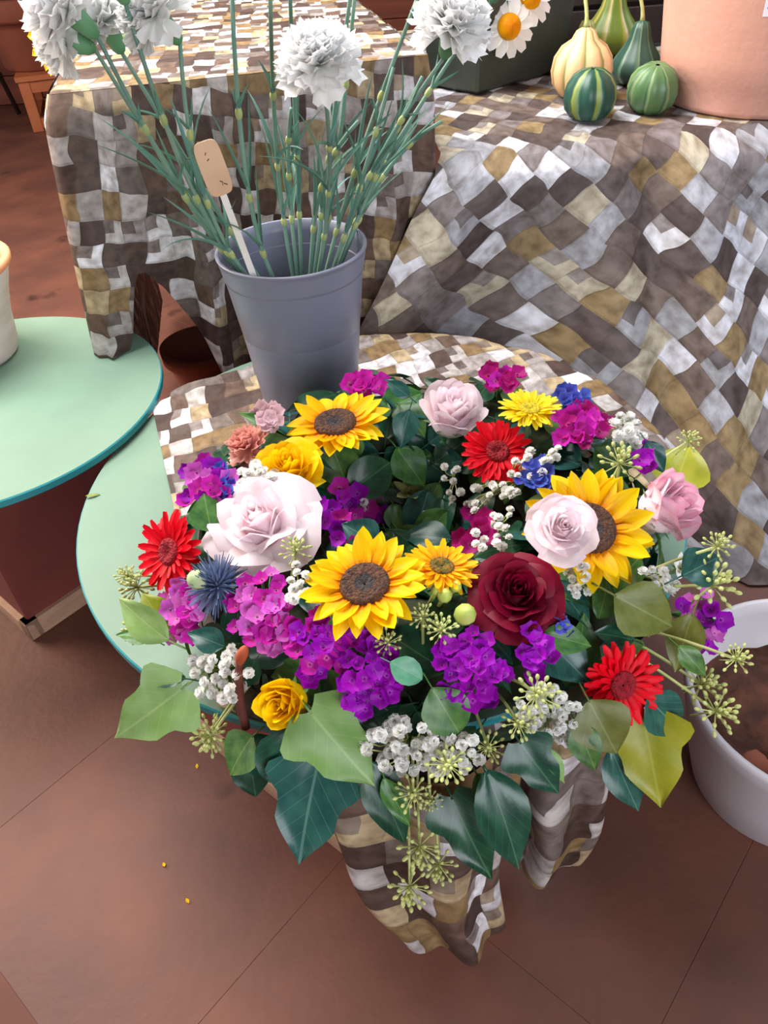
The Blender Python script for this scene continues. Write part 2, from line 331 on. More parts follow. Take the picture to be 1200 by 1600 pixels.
M['stock_l'] = petalmat('lilac_stock', [(0, (250, 220, 240)), (.3, (226, 116, 210)), (1, (218, 104, 208))], .5, .2, 6, .15, hue=.02)
M['stock_c'] = petalmat('crimson_stock', [(0, (230, 130, 190)), (.3, (186, 22, 126)), (1, (176, 20, 122))], .5, .2, 6, .15, hue=.015)
M['palepink'] = petalmat('pale_pink_floret', [(0, (226, 190, 196)), (1, (240, 206, 216))], .6, .15, 6)
M['blue'] = petalmat('blue_floret', [(0, (84, 84, 190)), (1, (88, 110, 214))], .5, .2, 6, .15, hue=.01)
M['thistle'] = solid('thistle_blue', (84, 100, 138), (118, 134, 168), 40, .6)
M['thistle_c'] = solid('thistle_tip', (196, 208, 160), (170, 190, 140), 60, .7)
M['white_p'] = petalmat('white_petal', [(0, (250, 250, 244)), (1, (255, 255, 255))], .6, .0, 6, .0, trans=.25)
M['baby'] = petalmat('baby_breath', [(0, (240, 240, 230)), (1, (250, 250, 250))], .6, .05, 6, .05, trans=.3)
M['lime'] = solid('lime_bud', (176, 196, 84), (204, 212, 120), 20, .5)
M['palegreen'] = petalmat('pale_green_sepal', [(0, (150, 160, 90)), (1, (190, 190, 130))], .5, .3, 6)
M['umbel'] = solid('ivy_umbel', (208, 212, 140), (180, 192, 118), 40, .6, jit=.12)
M['brown_stick'] = solid('brown_twig', (120, 62, 50), (96, 48, 40), 30, .7)
M['orange_tip'] = solid('rust_tip', (178, 84, 44), (156, 66, 34), 30, .7)
M['ivy_dark'] = leafmat('ivy_dark', (22, 62, 46), (34, 84, 58), (96, 136, 100), .3)
M['ivy_teal'] = leafmat('ivy_teal', (30, 78, 74), (48, 100, 92), (120, 160, 150), .3)
M['ivy_mid'] = leafmat('ivy_mid', (52, 98, 48), (82, 128, 62), (140, 170, 100), .38)
M['ivy_pale'] = leafmat('ivy_pale', (122, 158, 84), (140, 172, 108), (176, 196, 130), .42)
M['ivy_lime'] = leafmat('ivy_lime', (142, 150, 34), (160, 162, 44), (180, 186, 90), .42)
M['ivy_olive'] = leafmat('ivy_olive', (104, 112, 44), (122, 128, 62), (160, 170, 110), .42)
M['mint'] = leafmat('mint_leaf', (88, 156, 122), (108, 172, 138), (140, 190, 160), .4)
M['tagwood'] = solid('tag_wood', (226, 190, 156), (212, 172, 138), 10, .6, .06, 60)
M['tagwhite'] = solid('tag_white', (238, 236, 230), (228, 224, 216), 10, .5)
M['ink'] = solid('ink', (60, 48, 44), (40, 36, 36), 20, .7)
M['sticker'] = solid('paper_sticker', (236, 234, 244), (228, 226, 238), 10, .6)
M['sticker_ink'] = solid('sticker_print', (150, 150, 186), (130, 130, 170), 10, .6)

# ------------------------------------------------------------------ floor, back wall
fl = obj('floor', MB().add(box(-5, 5, -1.95, 6.2, -.06, -.0012)).mesh('floor', M['grout'], False), kind='structure')
TS = .46
tile_me = MB().add(box(-TS/2+.0002, TS/2-.0002, -TS/2+.0002, TS/2-.0002, -.02, 0, .0004)).mesh('tile', M['floor'], False)
ta = math.radians(47)
for i in range(-14, 15):
    for j in range(-6, 16):
        x, y = (i+.30)*TS, (j+.45)*TS
        X, Y = x*math.cos(ta)-y*math.sin(ta), x*math.sin(ta)+y*math.cos(ta)
        if not (-.3 < Y < 5.6) or abs(X) > .55+Y*.62: continue
        obj('tile', tile_me, fl, T(X, Y, 0) @ RZ(ta))
WY = 5.6
wl = obj('wall_back', MB().add(box(-5, 5, WY, WY+.15, 0, 3.2)).mesh('wall', M['wallboard'], False), kind='structure')
bm_ = MB().add(box(-1.2, 1.2, -.012, .012, 0, .158, .003)).mesh('board', M['wallboard'], False)
for j in range(7):
    for i in range(2): obj('board', bm_, wl, T(-3.0+i*2.405, WY-.012, .004+j*.163))

M['plaster'] = solid('dim_plaster', (120, 100, 88), (108, 90, 80), 3, .9, .05, 30)
M['ceil'] = solid('ceiling_boards', (150, 138, 126), (136, 124, 112), 3, .9)
obj('wall_right', MB().add(box(2.6, 2.75, -1.8, WY, 0, 3.0)).mesh('wall', M['plaster'], False), kind='structure')
obj('wall_front', MB().add(box(-5, 2.75, -1.95, -1.8, -.06, 3.0)).mesh('wall', M['plaster'], False), kind='structure')
obj('ceiling', MB().add(box(-5, 2.75, -1.95, WY+.15, 3.0, 3.1)).mesh('ceiling', M['ceil'], False), kind='structure')

# ------------------------------------------------------------------ green round stands
def stand(name, c, r, ztop, corner, s, yaw, label):
    root = obj(name, None, None, T(c[0], c[1], 0), label, 'display stand', 'green round display stands')
    t = .014
    prof = [(r-.002, -t), (r, -t+.002), (r, -.002), (r-.002, 0)]
    mb = MB().add(lathe(prof, 96)); k = 96
    tm = lathe([(.001, 0)]+[(r*q, 0) for q in (.25, .5, .75)]+[(r-.002, 0)], 96)
    um = lathe([(r-.002, -t), (.001, -t)], 96)
    mb2 = MB().add(lathe(prof[:4], 96), None, 1).add(tm, None, 0).add(um, None, 0)
    obj('tabletop', mb2.mesh('tabletop', [M['green_top'], M['teal_edge']], False), root, T(0, 0, ztop))
    dx, dy = corner[0]-c[0], corner[1]-c[1]
    base = T(dx, dy, 0) @ RZ(yaw)      # corner at origin, box spans +x,+y of its own axes
    hb = ztop-t
    obj('pedestal', MB().add(box(.012, s-.012, .012, s-.012, .03, hb, .004)).mesh('pedestal', M['redbox'], False), root, base)
    for M2 in (T(0, 0, 0), T(s, 0, 0) @ RZ(PI/2), T(s, s, 0) @ RZ(PI), T(0, s, 0) @ RZ(-PI/2)):
        obj('base_rail', MB().add(box(0.0, s, 0, .03, 0, .045, .003)).mesh('base_rail', M['rawwood'], False), root, base @ M2)
    return root
DZ1, DZ2 = .449, .430
D1 = (-.697, 1.18); D1R = .318
D2 = (-.005, .905); D2R = .442
c1 = at_z(52, 1003, 0); c2 = at_z(275, 1122, 0)
stand('round_stand', D1, D1R, DZ1, (c1.x, c1.y), .34, math.radians(47), 'green round stand carrying the whitewashed vase')
stand('round_stand', D2, D2R, DZ2, (c2.x, c2.y), .46, math.radians(-42), 'green round stand under the flower wreath and cloth')

# ------------------------------------------------------------------ tables and cloths
def table(name, A, B, dep, zt, label):
    A, B = Vector((A[0], A[1], 0)), Vector((B[0], B[1], 0)); L = (B-A).length; a = math.atan2(B.y-A.y, B.x-A.x)
    root = obj(name, None, None, T(A.x, A.y, 0) @ RZ(a), label, 'table', 'tables under the printed cloths')
    obj('tabletop', MB().add(box(0, L, 0, dep, zt-.03, zt, .004)).mesh('tabletop', M['oldwood'], False), root)
    lg = MB().add(box(-.025, .025, -.025, .025, 0, zt-.03, .003)).mesh('leg', M['oldwood'], False)
    for x in (.24, L-.12):
        for y in (.30, dep-.06): obj('leg', lg, root, T(x, y, 0))
    for y in (.12, dep-.05): obj('apron', MB().add(box(.05, L-.05, y-.01, y+.01, zt-.11, zt-.03)).mesh('apron', M['oldwood'], False), root)
    return a, L
LZ = .868
LA, LB = (-.485, 1.40), (.12, 1.50)
la, LL = table('work_table', LA, LB, 1.0, LZ, 'tall wooden table hidden under the cloth behind the bucket')
RZT = .695
RA, RB = (.175, 1.50), (1.5, 1.57)
ra, RL = table('work_table', RA, RB, 1.36, RZT, 'lower wooden table hidden under the cloth with the gourds')

def sm(a, b, x):
    t = min(1, max(0, (x-a)/(b-a))); return t*t*(3-2*t)
def interp(x, pts):
    for (a, p), (b, q) in zip(pts, pts[1:]):
        if x <= b: return p+(q-p)*max(0, (x-a))/(b-a)
    return pts[-1][1]
# left cloth: top sheet + skirt round left side, front and right side
def left_cloth():
    dep = .97; e = .006
    mb = MB()
    def top(u, v):
        x, y = -e+u*(LL+2*e), -e+v*dep
        return (x, y, LZ+.004+.004*mnoise.noise((x*14, y*14, 3))*sm(0, .08, v)*sm(0, .06, u)*sm(0, .06, 1-u)+.002)
    mb.add(grid(top, 40, 40, lambda u, v: (u*LL, v*dep)))
    total = dep+LL+dep
    def perim(s):       # s=0 at the front-left corner; negative runs back along the left side
        rr = .03
        if s < 0: p = Vector((-e, -s-e, 0)); n = Vector((-1, 0, 0))
        elif s < LL: p = Vector((s, -e, 0)); n = Vector((0, -1, 0))
        else: p = Vector((LL+e, s-LL-e, 0)); n = Vector((1, 0, 0))
        k = sm(-.06, .06, s); 
        if abs(s) < .06: n = Vector((-(1-k), -k, 0)).normalized()
        k2 = sm(LL-.06, LL+.06, s)
        if abs(s-LL) < .06: n = Vector((k2, -(1-k2), 0)).normalized()
        return p, n
    drops = [(-1, .80), (-.25, .72), (-.12, .50), (-.05, .425), (.045, .42), (.068, .32), (.085, .28), (.11, .33), (.18, .54), (.30, .74), (.42, .80), (.7, .82), (2, .82)]
    def skirt(u, v):
        s = -dep+u*total; p, n = perim(s); d = interp(s, drops)
        z = LZ+.006-d*v
        f = v**.8
        wv = .036*math.sin(s*36+1.2)+.016*math.sin(s*67+2)+.012*mnoise.noise((s*9, z*6, 0))
        fc = math.exp(-((s-.01)/.08)**2); flare = .02*f*sm(.0, .15, s) + .02*f*math.exp(-((s-.3)/.1)**2)
        o = flare+wv*f*(.4+.6*min(1, d*v/.2))
        o = max(o*(.35 if s < .02 else 1), .004+.012*min(1, v*12))
        q = p+n*o+Vector((-.035*fc*f, -.075*fc*f, 0))
        tg = Vector((-n.y, n.x, 0))
        q += tg*(.005*f*math.sin(s*50))
        return (q.x, q.y, z)
    mb.add(grid(skirt, 260, 46, lambda u, v: (-dep+u*total, -interp(-dep+u*total, drops)*v)))
    return mb
me = left_cloth().mesh('tablecloth', M['cloth_l'])
o = obj('printed_tablecloth', me, None, T(LA[0], LA[1], 0) @ RZ(la), 'wood-block printed cloth over the tall table behind the grey bucket', 'tablecloth', 'printed cloths')

# right cloth: lies on the lower table, falls and spreads forward to the floor
def right_cloth():
    x0, x1 = -.02, 1.28; Ltop = 1.28
    def P(u, v):
        a = u*(x1-x0)+x0                       # along the table, local
        tt = v*2.30                             # metres along the cloth
        if tt < Ltop:
            y = 1.30-tt; z = RZT+.006+.008*max(0, mnoise.noise((a*9, y*9, 1)))+.006*max(0, mnoise.noise((a*21, y*17, 5)))
            return (a, y, z+.003)
        q = (tt-Ltop)/(2.30-Ltop)              # 0 at the edge .. 1 at the hem
        h = 1-q
        z = max(.006, (RZT+.008)*(1-q**1.12))
        fl = interp(a, [(-.1, .06), (.1, .10), (.3, .26), (.5, .48), (.9, .5), (1.4, .45)])
        y = .02-.045*sm(0, .05, q)-fl*q**1.25
        sp = .36*sm(.35, 0, a)*q**.9            # left edge spreads outwards
        wv = (.026*math.sin(a*17+q*1.6+.6)+.016*math.sin(a*31-q*2.2)+.014*mnoise.noise((a*5, q*4, 2)))*sm(0, .25, q)
        wv += -.05*math.exp(-((a-.36-.05*q)/.035)**2)*sm(0, .12, q)*(1-q*.5)     # the crease below the gourds
        return (a-sp+.02*math.sin(q*9+a*8)*q, y-abs(wv)*.2-wv*.9-.012*sm(0, .1, q), z)
    return MB().add(grid(P, 130, 170, lambda u, v: (u*(x1-x0), -min(v*2.30, Ltop)-max(0, v*2.30-Ltop)*.80)))
me = right_cloth().mesh('tablecloth', M['cloth_r'])
obj('printed_tablecloth', me, None, T(RA[0], RA[1], 0) @ RZ(ra), 'wood-block printed cloth over the lower table with gourds and terracotta pot', 'tablecloth', 'printed cloths')

# runner on the green stand, its front gathered into two hanging tails
def runner():
    mb = MB()
    BL, BR = at_z(237, 630, DZ2), at_z(420, 568, DZ2)
    d = (BR-BL).normalized(); LF = at_z(280, 830, DZ2)
    W = 1.06; H = .74; dn = Vector((d.y, -d.x, 0))
    lf = (LF-BL).normalized()
    def P(u, v):
        p = BL+d*(u*W)+(lf*(1-u)+dn*u).normalized()*(v*H)
        z = 0.0
        dx, dy = p.x-D2[0], p.y-D2[1]; r = math.hypot(dx, dy); R0 = D2R-.004
        if r > R0:
            ex = r-R0; front = sm(-.05, -.22, dy)
            keep = min(ex, .16)*(1-front)
            k = (R0+(.012+.03*keep)*min(1, keep/.02))/r; p = Vector((D2[0]+dx*k, D2[1]+dy*k, 0)); z = -max(0, keep-.012)
        w = .006*abs(mnoise.noise((u*9, v*8, 4)))+.004*abs(math.sin(v*16+u*3))*sm(0, .2, v)
        lift = .010*math.exp(-(v/.05)**2)*abs(math.sin(u*16+.5))*(1-sm(.25, .35, u))
        return (p.x, p.y, DZ2+.003+w+lift+z)
    mb.add(grid(P, 90, 60, lambda u, v: (u*W, -v*H)))
    # tails: folded strips fanning down from the front rim
    def tail(top, bot, wt, wb, folds, ph):
        top, bot = Vector(top), Vector(bot)
        def Q(u, v):
            c = top.lerp(bot, v); a = u*2*PI
            wd = .5*(wt+(wb-wt)*v**.7); dp = .040-.004*v
            pl = 1+(.08+.05*v)*math.sin(a*folds+ph+v*1.5)
            x = c.x+wd*math.cos(a)*pl+.008*math.sin(v*7+ph); y = c.y+dp*math.sin(a)*(1+.35*math.sin(a*folds*1.0+ph+1))-.012*math.sin(PI*v)
            return (x, y, c.z+.010*math.sin(a*2+ph)*v)
        mb.add(grid(Q, 72, 40, lambda u, v: (u*(wt+.08)*1.1+ph, -v*.36+ph)))
    return mb, tail
mbr, tail = runner()
tail((-.005, .462, .418), (.045, .405, .06), .27, .125, 5, .4)
tail((.205, .52, .418), (.188, .485, .085), .15, .09, 4, 2.1)
obj('printed_runner', mbr.mesh('runner', M['cloth_d']), None, None, 'wood-block printed cloth lying under the wreath, two tails hanging down in front', 'cloth', 'printed cloths')

# ------------------------------------------------------------------ bucket
BK = at_z(487, 625, DZ2+.016); BKZ = DZ2+.0165; BH = .712-BKZ
bprof = [(.001, .004), (.074, .004), (.077, 0), (.0785, .003), (.0795, .02), (.0785+.0275*.82, BH*.82), (.0785+.0275*.855, BH*.855), (.0785+.0275*.86, BH*.86), (.1046, BH*.864), (.1050, BH*.88), (.1090, BH*.96), (.1095, BH*.985), (.1115, BH*.99), (.1115, BH), (.1065, BH), (.1055, BH*.93), (.1035, BH*.86), (.0765, .01), (.001, .01)]
obj('flower_bucket', MB().add(lathe(bprof, 72)).mesh('bucket', M['bucket']), None, T(BK.x, BK.y, BKZ), 'grey plastic bucket full of white carnations', 'bucket')
bo = bpy.data.objects['flower_bucket']
for p in bo.data.polygons: p.use_smooth = True
wmat = solid('water', (96, 120, 134), (88, 112, 126), 8, .08)
obj('water', MB().add(lathe([(.001, 0), (.0805, 0)], 40)).mesh('water', wmat), bo, T(0, 0, BH*.22))

# ------------------------------------------------------------------ flower meshes
rnd = random.Random(7)
def petal_grid(L, W, prof, cup=.0, bend=0.0, lift=0.0, nu=4, nv=6, frill=0.0, seed=0, fold=0.0, rtip=0.0):
    """petal along +y from origin, width profile prof(v), z up"""
    R = random.Random(seed); ph = R.uniform(0, 6)
    def f(u, v):
        a = (u-.5)*2; w_ = W*.5*prof(v)
        ang = bend*v
        y = L*v if abs(bend) < 1e-3 else L*math.sin(ang)/bend
        z = 0 if abs(bend) < 1e-3 else L*(1-math.cos(ang))/bend
        z += lift*v + cup*W*a*a*prof(v) - fold*W*(1-abs(a))*prof(v)*.5
        if frill: z += frill*math.sin(a*7+ph)*v*v; y += frill*1.2*math.sin(a*11+ph*2)*v*v*v
        y -= rtip*L*a*a*v
        return (a*w_, y, z)
    return grid(f, nu, nv)
sunprof = lambda v: (math.sin(PI*min(1, (v*.80+.16)))**.75)*(1 if v < .98 else .25)
SUN = [MB().add(petal_grid(1, .52, lambda v: max(.03, math.sin(PI*(v**.85*.86+.14))**.7), .10, b, 0, 4, 7, fold=.25, seed=i)).mesh('sun_petal', M['sunflower']) for i, b in enumerate((-.5, -.2, .15, .4))]
def sepals(R, n=9, L=.35, mat='stem'):
    mb = MB()
    for i in range(n): mb.add(petal_grid(R*L*1.6, R*.22, lambda v: max(.02, (1-v)**.7), .1, .6), RZ(2*PI*i/n) @ T(0, R*.12, -R*.16))
    return mb
def stemdata(L, r): return tube([(0, 0, -.02), (0, 0, -L*.5), (0, 0, -L)], r, 6)
def add_flower_root(name, parent, Mx, R, label=None, sep=True, stem=.06, sr=.004):
    mb = sepals(R) if sep else MB()
    mb.add(tube([(0, 0, -R*.08), (0, 0, -stem*.6), (0, 0, -stem)], sr, 6))
    return obj(name, mb.mesh(name, M['stem']), parent, Mx, label)
def sunflower(parent, Mx, R, label):
    o = add_flower_root('sunflower', parent, Mx, R, label)
    rc = .40*R
    prof = [(.001, .02*R), (rc*.3, .045*R), (rc*.42, .075*R), (rc*.8, .11*R), (rc*.95, .085*R), (rc, .02*R), (rc*.9, -.06*R), (.001, -.1*R)]
    mb = MB(); mb.add(lathe(prof[2:], 32), None, 0); mb.add(lathe(prof[:3], 32), None, 1)
    obj('seed_head', mb.mesh('seed_head', [M['seed'], M['seed_c']]), o)
    for lay, (n, el, off, l) in enumerate(((17, .02, 0, .68), (15, .30, .5, .60))):
        for i in range(n):
            a = 2*PI*(i+off)/n+rnd.uniform(-.08, .08); k = l*R*rnd.uniform(.88, 1.08)
            obj('petal', rnd.choice(SUN), o, RZ(a) @ T(0, rc*.86, .0) @ RX(el+rnd.uniform(-.16, .16)) @ RY(rnd.uniform(-.2, .2)) @ S(k))
    return o
GER = {k: [MB().add(petal_grid(1, .27, lambda v: max(.3, math.sin(PI*(v*.72+.14))**.5)*(1 if v < .97 else .6), .15, b, 0, 2, 5, fold=.15)).mesh('gerbera_petal', M[k]) for b in (-.3, .1, .35)] for k in ('red_g', 'yel_g', 'ora_g')}
def gerbera(parent, Mx, R, key, ckey, label):
    o = add_flower_root('gerbera', parent, Mx, R, label, sr=.003)
    rc = .30*R
    obj('flower_centre', MB().add(lathe([(.001, .05*R), (rc*.35, .04*R), (rc*.5, .10*R), (rc*.9, .12*R), (rc*1.1, .06*R), (rc, -.06*R), (.001, -.1*R)], 24)).mesh('centre', M[ckey]), o)
    for n, el, off, r0, l in ((24, -.06, 0, .25, .76), (22, .10, .5, .24, .70), (18, .30, .25, .24, .45)):
        for i in range(n):
            a = 2*PI*(i+off)/n+rnd.uniform(-.04, .04)
            obj('petal', rnd.choice(GER[key]), o, RZ(a) @ T(0, r0*R, .01*R) @ RX(el+rnd.uniform(-.07, .07)) @ S(l*R*rnd.uniform(.93, 1.05)))
    return o
def rose_petal(rt, zt, z0, span, curl, tip, seed, th=0.0):
    R = random.Random(seed); ph = R.uniform(0, 6); wob = R.uniform(.02, .06)
    def f(u, v):
        a = (u-.5)*2
        sp = span*(.45+.55*math.sin(PI*min(1, v*.62+.12)))
        ang = a*sp
        e = 1-.22*abs(a)**2.2*v-tip*abs(a)**1.2*v*.35
        r = rt*(v**.62)*(.9+.1*v)
        z = z0+(zt-z0)*(v**1.15)*e
        c = max(0, v-.62)/.38
        r += curl*c*c*rt*(1-.3*a*a); z -= curl*.75*c*c*rt*(1-.2*a*a)
        r *= 1+wob*math.sin(a*4+ph)*v*v
        return (r*math.sin(ang), r*math.cos(ang), z)
    return grid(f, 6, 7)
def rose(parent, Mx, R, key, label, openness=1.0, name='rose', seed=0, tip=.6):
    o = add_flower_root(name, parent, Mx, R, label, stem=.07)
    rr = random.Random(seed)
    lay = [(3, .10, .56, 1.7, -.05), (3, .18, .58, 1.4, .0), (4, .27, .58, 1.15, .04), (4, .38, .55, 1.05, .08), (5, .50, .50, .95, .12), (5, .64, .42, .90, .18), (5, .80, .30, .86, .26), (5, .97, .12, .80, .32)]
    obj('heart', MB().add(lathe([(.001, .40*R), (.10*R, .36*R), (.30*R, .12*R), (.48*R, -.1*R), (.40*R, -.3*R), (.001, -.4*R)], 16)).mesh('heart', M[key]), o)
    for k, (n, rt, zt, sp, curl) in enumerate(lay):
        if openness < .6 and k == 7: continue
        oo = openness
        for i in range(n):
            a = 2*PI*(i+.37*k)/n+rr.uniform(-.15, .15)
            rt2 = rt*R*(.55+.45*oo)*rr.uniform(.94, 1.06); zt2 = (zt+(1-oo)*.42*(k/7))*R*rr.uniform(.93, 1.05)
            me = MB().add(rose_petal(rt2, zt2, -.45*R, sp*(1.05 if k > 3 else 1), curl*oo*rr.uniform(.7, 1.3), tip if k > 2 else .1, seed*97+k*11+i)).mesh('rose_petal', M[key])
            obj('petal', me, o, RZ(a))
    return o
def ruffle(R, n=90, key='white_p', seed=1, dome=.8, frill=.05):
    rr = random.Random(seed); mb = MB()
    for i in range(n):
        t = (i+.5)/n; el = (PI/2)*(1-t)**.8*1.0-.35*t; az = i*2.39996
        L = R*(.74+.26*t)*rr.uniform(.9, 1.06)
        mb.add(petal_grid(L, R*.78, lambda v: max(.08, v**.9), .10, rr.uniform(-.5, .4), 0, 8, 4, frill*R*1.3, rr.random(), 0, .16),
               RZ(az) @ T(0, 0, -R*.1) @ RX(el) @ RY(rr.uniform(-.5, .5)))
    return mb
def floret_mesh(mat, npet=4):
    mb = MB()
    for i in range(npet): mb.add(petal_grid(1, 1.35, lambda v: max(.12, math.sin(PI*(v*.62+.12))**.5), .10, .35+.15*(i % 2), .08, 4, 4, .07, i), RZ(2*PI*i/npet+.1*i) @ RX(.25))
    mb.add(ball(.14, 6, 4), T(0, 0, .08))
    return mb.mesh('floret', mat)
FLO = {k: [floret_mesh(M[k], n) for n in (4, 5)] for k in ('stock_m', 'stock_v', 'stock_l', 'stock_c', 'blue', 'palepink')}
def puff():
    mb = MB(); rr = random.Random(3)
    for i in range(18):
        t = (i+.5)/18
        mb.add(petal_grid(1, .95, lambda v: max(.2, math.sin(PI*(v*.6+.1))**.6), .15, .3, 0, 2, 2), RZ(i*2.4) @ RX((1-t)*1.5-.35))
    return mb.mesh('blossom', M['baby'])
PUFF = puff()
def ivy_prof(v, kind=0):
    pts = [(0, .30), (.06, .62), (.13, .92), (.20, 1.0), (.27, .90), (.36, .66), (.46, .60), (.56, .62), (.66, .50), (.80, .27), (.92, .10), (1, .01)] if kind == 0 else \
          ([(0, .12), (.08, .5), (.2, .85), (.35, 1.0), (.5, .92), (.68, .68), (.84, .36), (.94, .15), (1, .02)] if kind == 1 else
           [(0, .10), (.12, .55), (.3, .92), (.5, 1.0), (.72, .85), (.88, .55), (.96, .3), (1, .05)])
    return interp(v, pts)
def leaf_data(W=.95, kind=0, bend=-.5, cup=.18, wave=.03, seed=0):
    ph = random.Random(seed).uniform(0, 6)
    def f(u, v):
        a = (u-.5)*2; wd = W*.5*ivy_prof(v, kind); ang = bend*v
        y = math.sin(ang)/bend - (.10*abs(a)**1.5*(1-v)**4 if kind == 0 else 0); z = (1-math.cos(ang))/bend
        z += cup*W*abs(a)*ivy_prof(v, kind)*.5 + wave*math.sin(a*3+v*7+ph)*abs(a)
        return (a*wd, y, z)
    return grid(f, 8, 14, lambda u, v: (.5+(u-.5)*ivy_prof(v, kind), v))
def petiole(): return tube(bez((0, .03, 0), (0, -.1, -.03), (0, -.28, -.12), 4), .016, 5)
def leaf_mesh(mat, kind=0, seed=0, W=.95, bend=-.5):
    return MB().add(leaf_data(W, kind, bend, .18, .03, seed)).add(petiole()).mesh('ivy_leaf', mat)
LEAF = {}
def leafm(key, kind, seed=0, W=.95, bend=-.5):
    q = (key, kind, seed, W, bend)
    if q not in LEAF: LEAF[q] = leaf_mesh(M[key], kind, seed, W, bend)
    return LEAF[q]

# ------------------------------------------------------------------ the wreath
WC = Vector((.038, .715, .487)); WR, WA = .205, .092
def tor_sd(p):
    q = math.hypot(p.x-WC.x, p.y-WC.y)-WR; return math.hypot(q, p.z-WC.z)-WA
def tor_n(p):
    h_ = Vector((p.x-WC.x, p.y-WC.y, 0)); c = WC+h_.normalized()*WR; return (p-c).normalized()
def hit(x, y, off=0.0):
    d = pix_dir(x, y).normalized(); t = .3; best = (9, None)
    while t < 2.2:
        p = CAMP+d*t; s = tor_sd(p)-off
        if s < best[0]: best = (s, p.copy())
        if s < .001: return p
        t += max(.0015, s*.7)
    return best[1]
WB = T(WC.x, WC.y, DZ2+.02); WBI = WB.inverted()
wreath = obj('flower_wreath', None, None, WB, 'round mixed flower wreath of sunflowers, roses, gerberas and ivy on the cloth', 'wreath')
def W(Mx): return WBI @ Mx
obj('foam_ring', MB().add(grid(lambda u, v: ((WR+.068*math.cos(v*2*PI))*math.cos(u*2*PI), (WR+.068*math.cos(v*2*PI))*math.sin(u*2*PI), .052+.05*math.sin(v*2*PI)), 48, 16)).mesh('foam_ring', M['foam']), wreath)

def fnorm(p, n=None):
    if n: return Vector(n).normalized()
    return (tor_n(p)*.5+Vector((0, 0, .6))+(CAMP-p).normalized()*.25).normalized()
def place(x, y, off=.02, n=None, spin=0.0):
    p = hit(x, y, off); nn = fnorm(p, n)
    return p, frame(nn, Vector((0, 1, 0)), p, spin)

# sunflowers
for x, y, R, n, sp, lab in ((524, 662, 84, (-.05, -.02, 1), .1, 'sunflower in front of the grey bucket'),
                            (570, 914, 100, (-.08, -.12, 1), .3, 'fully open sunflower beside the orange gerbera'),
                            (922, 826, 106, (.22, -.45, .85), .2, 'sunflower behind the small pink rose')):
    p, Mx = place(x, y, .045, n, sp); sunflower(wreath, W(Mx), px_size(R, p), lab)
# gerberas
for x, y, R, n, k, c, lab in ((265, 862, 66, (-.55, -.55, .62), 'red_g', 'red_c', 'red gerbera at the outer edge over the green stand'),
                              (777, 706, 57, (.1, -.45, .9), 'red_g', 'red_c', 'red gerbera beside the lemon gerbera'),
                              (972, 1070, 69, (.25, -.75, .5), 'red_g', 'red_c', 'red gerbera above the yellow-green ivy leaf'),
                              (828, 640, 51, (.05, .05, 1), 'yel_g', 'yel_c', 'lemon yellow gerbera'),
                              (690, 886, 60, (.15, .05, 1), 'ora_g', 'ora_c', 'orange yellow gerbera')):
    p, Mx = place(x, y, .035, n, rnd.random()); gerbera(wreath, W(Mx), px_size(R, p), k, c, lab)
# roses
for x, y, R, n, k, op, sd, lab in ((406, 816, 82, (-.12, -.25, 1), 'rose_p', 1.0, 1, 'large open pale pink rose'),
                                   (706, 648, 74, (.1, -.25, 1), 'rose_p', .45, 2, 'upright pale pink rose bud'),
                                   (878, 826, 58, (.0, -.55, .85), 'rose_p', .7, 3, 'small pale pink rose in front of a sunflower'),
                                   (1038, 795, 80, (.55, -.40, .7), 'rose_p2', .5, 4, 'deep-edged pink rose leaning outward'),
                                   (808, 928, 64, (-.02, -.35, .95), 'rose_r', .95, 5, 'dark red rose'),
                                   (453, 736, 64, (-.1, -.25, 1), 'rose_y', .6, 6, 'yellow rose below a sunflower'),
                                   (448, 1096, 68, (-.3, -.6, .6), 'rose_y', .25, 7, 'yellow rose bud at the outer edge')):
    p, Mx = place(x, y, .075 if sd == 3 else (.05 if sd == 4 else .03), n, rnd.random()*6); rose(wreath, W(Mx), px_size(R, p), k, lab, op, seed=sd, tip=1.1 if k == 'rose_p' and op > .9 else .5)
# salmon carnation
p, Mx = place(388, 697, .02, (-.4, -.1, .9)); R = px_size(42, p)
c_ = add_flower_root('spray_carnation', wreath, W(Mx), R, 'salmon pink spray carnation')
obj('bloom', ruffle(R, 34, seed=4).mesh('bloom', M['salmon']), c_)
# stock clusters: florets spread over an ellipse around the pixel
def cluster(x, y, rx, ry, n, keys, lab, fr=15, off=.03, name='stock_flower'):
    p0 = hit(x, y, off*.3); rr = random.Random(int(x*7+y))
    mb = MB(); pts = []
    for i in range(n):
        a = i*2.39996+rr.uniform(-.3, .3); q = math.sqrt((i+.5)/n)
        px, py = x+rx*q*math.cos(a), y+ry*q*math.sin(a)
        pt = hit(px, py, off+(.012*(1-q))); pts.append(pt)
    for pt in pts: mb.add(tube(bez(p0-tor_n(p0)*.03, p0+(pt-p0)*.4, pt, 4), .0016, 4))
    root = obj(name, mb.mesh(name, M['stem']), wreath, W(T(0, 0, 0)), lab)
    for pt in pts:
        nn = (fnorm(pt)*.7+(pt-p0)*6+Vector((rr.uniform(-.4, .4), rr.uniform(-.4, .4), rr.uniform(-.2, .3)))+(CAMP-pt).normalized()*.35).normalized()
        R = px_size(fr*rr.uniform(.8, 1.25), pt)
        obj('floret', rr.choice(FLO[rr.choice(keys)]), root, frame(nn, None, pt, rr.random()*6, R))
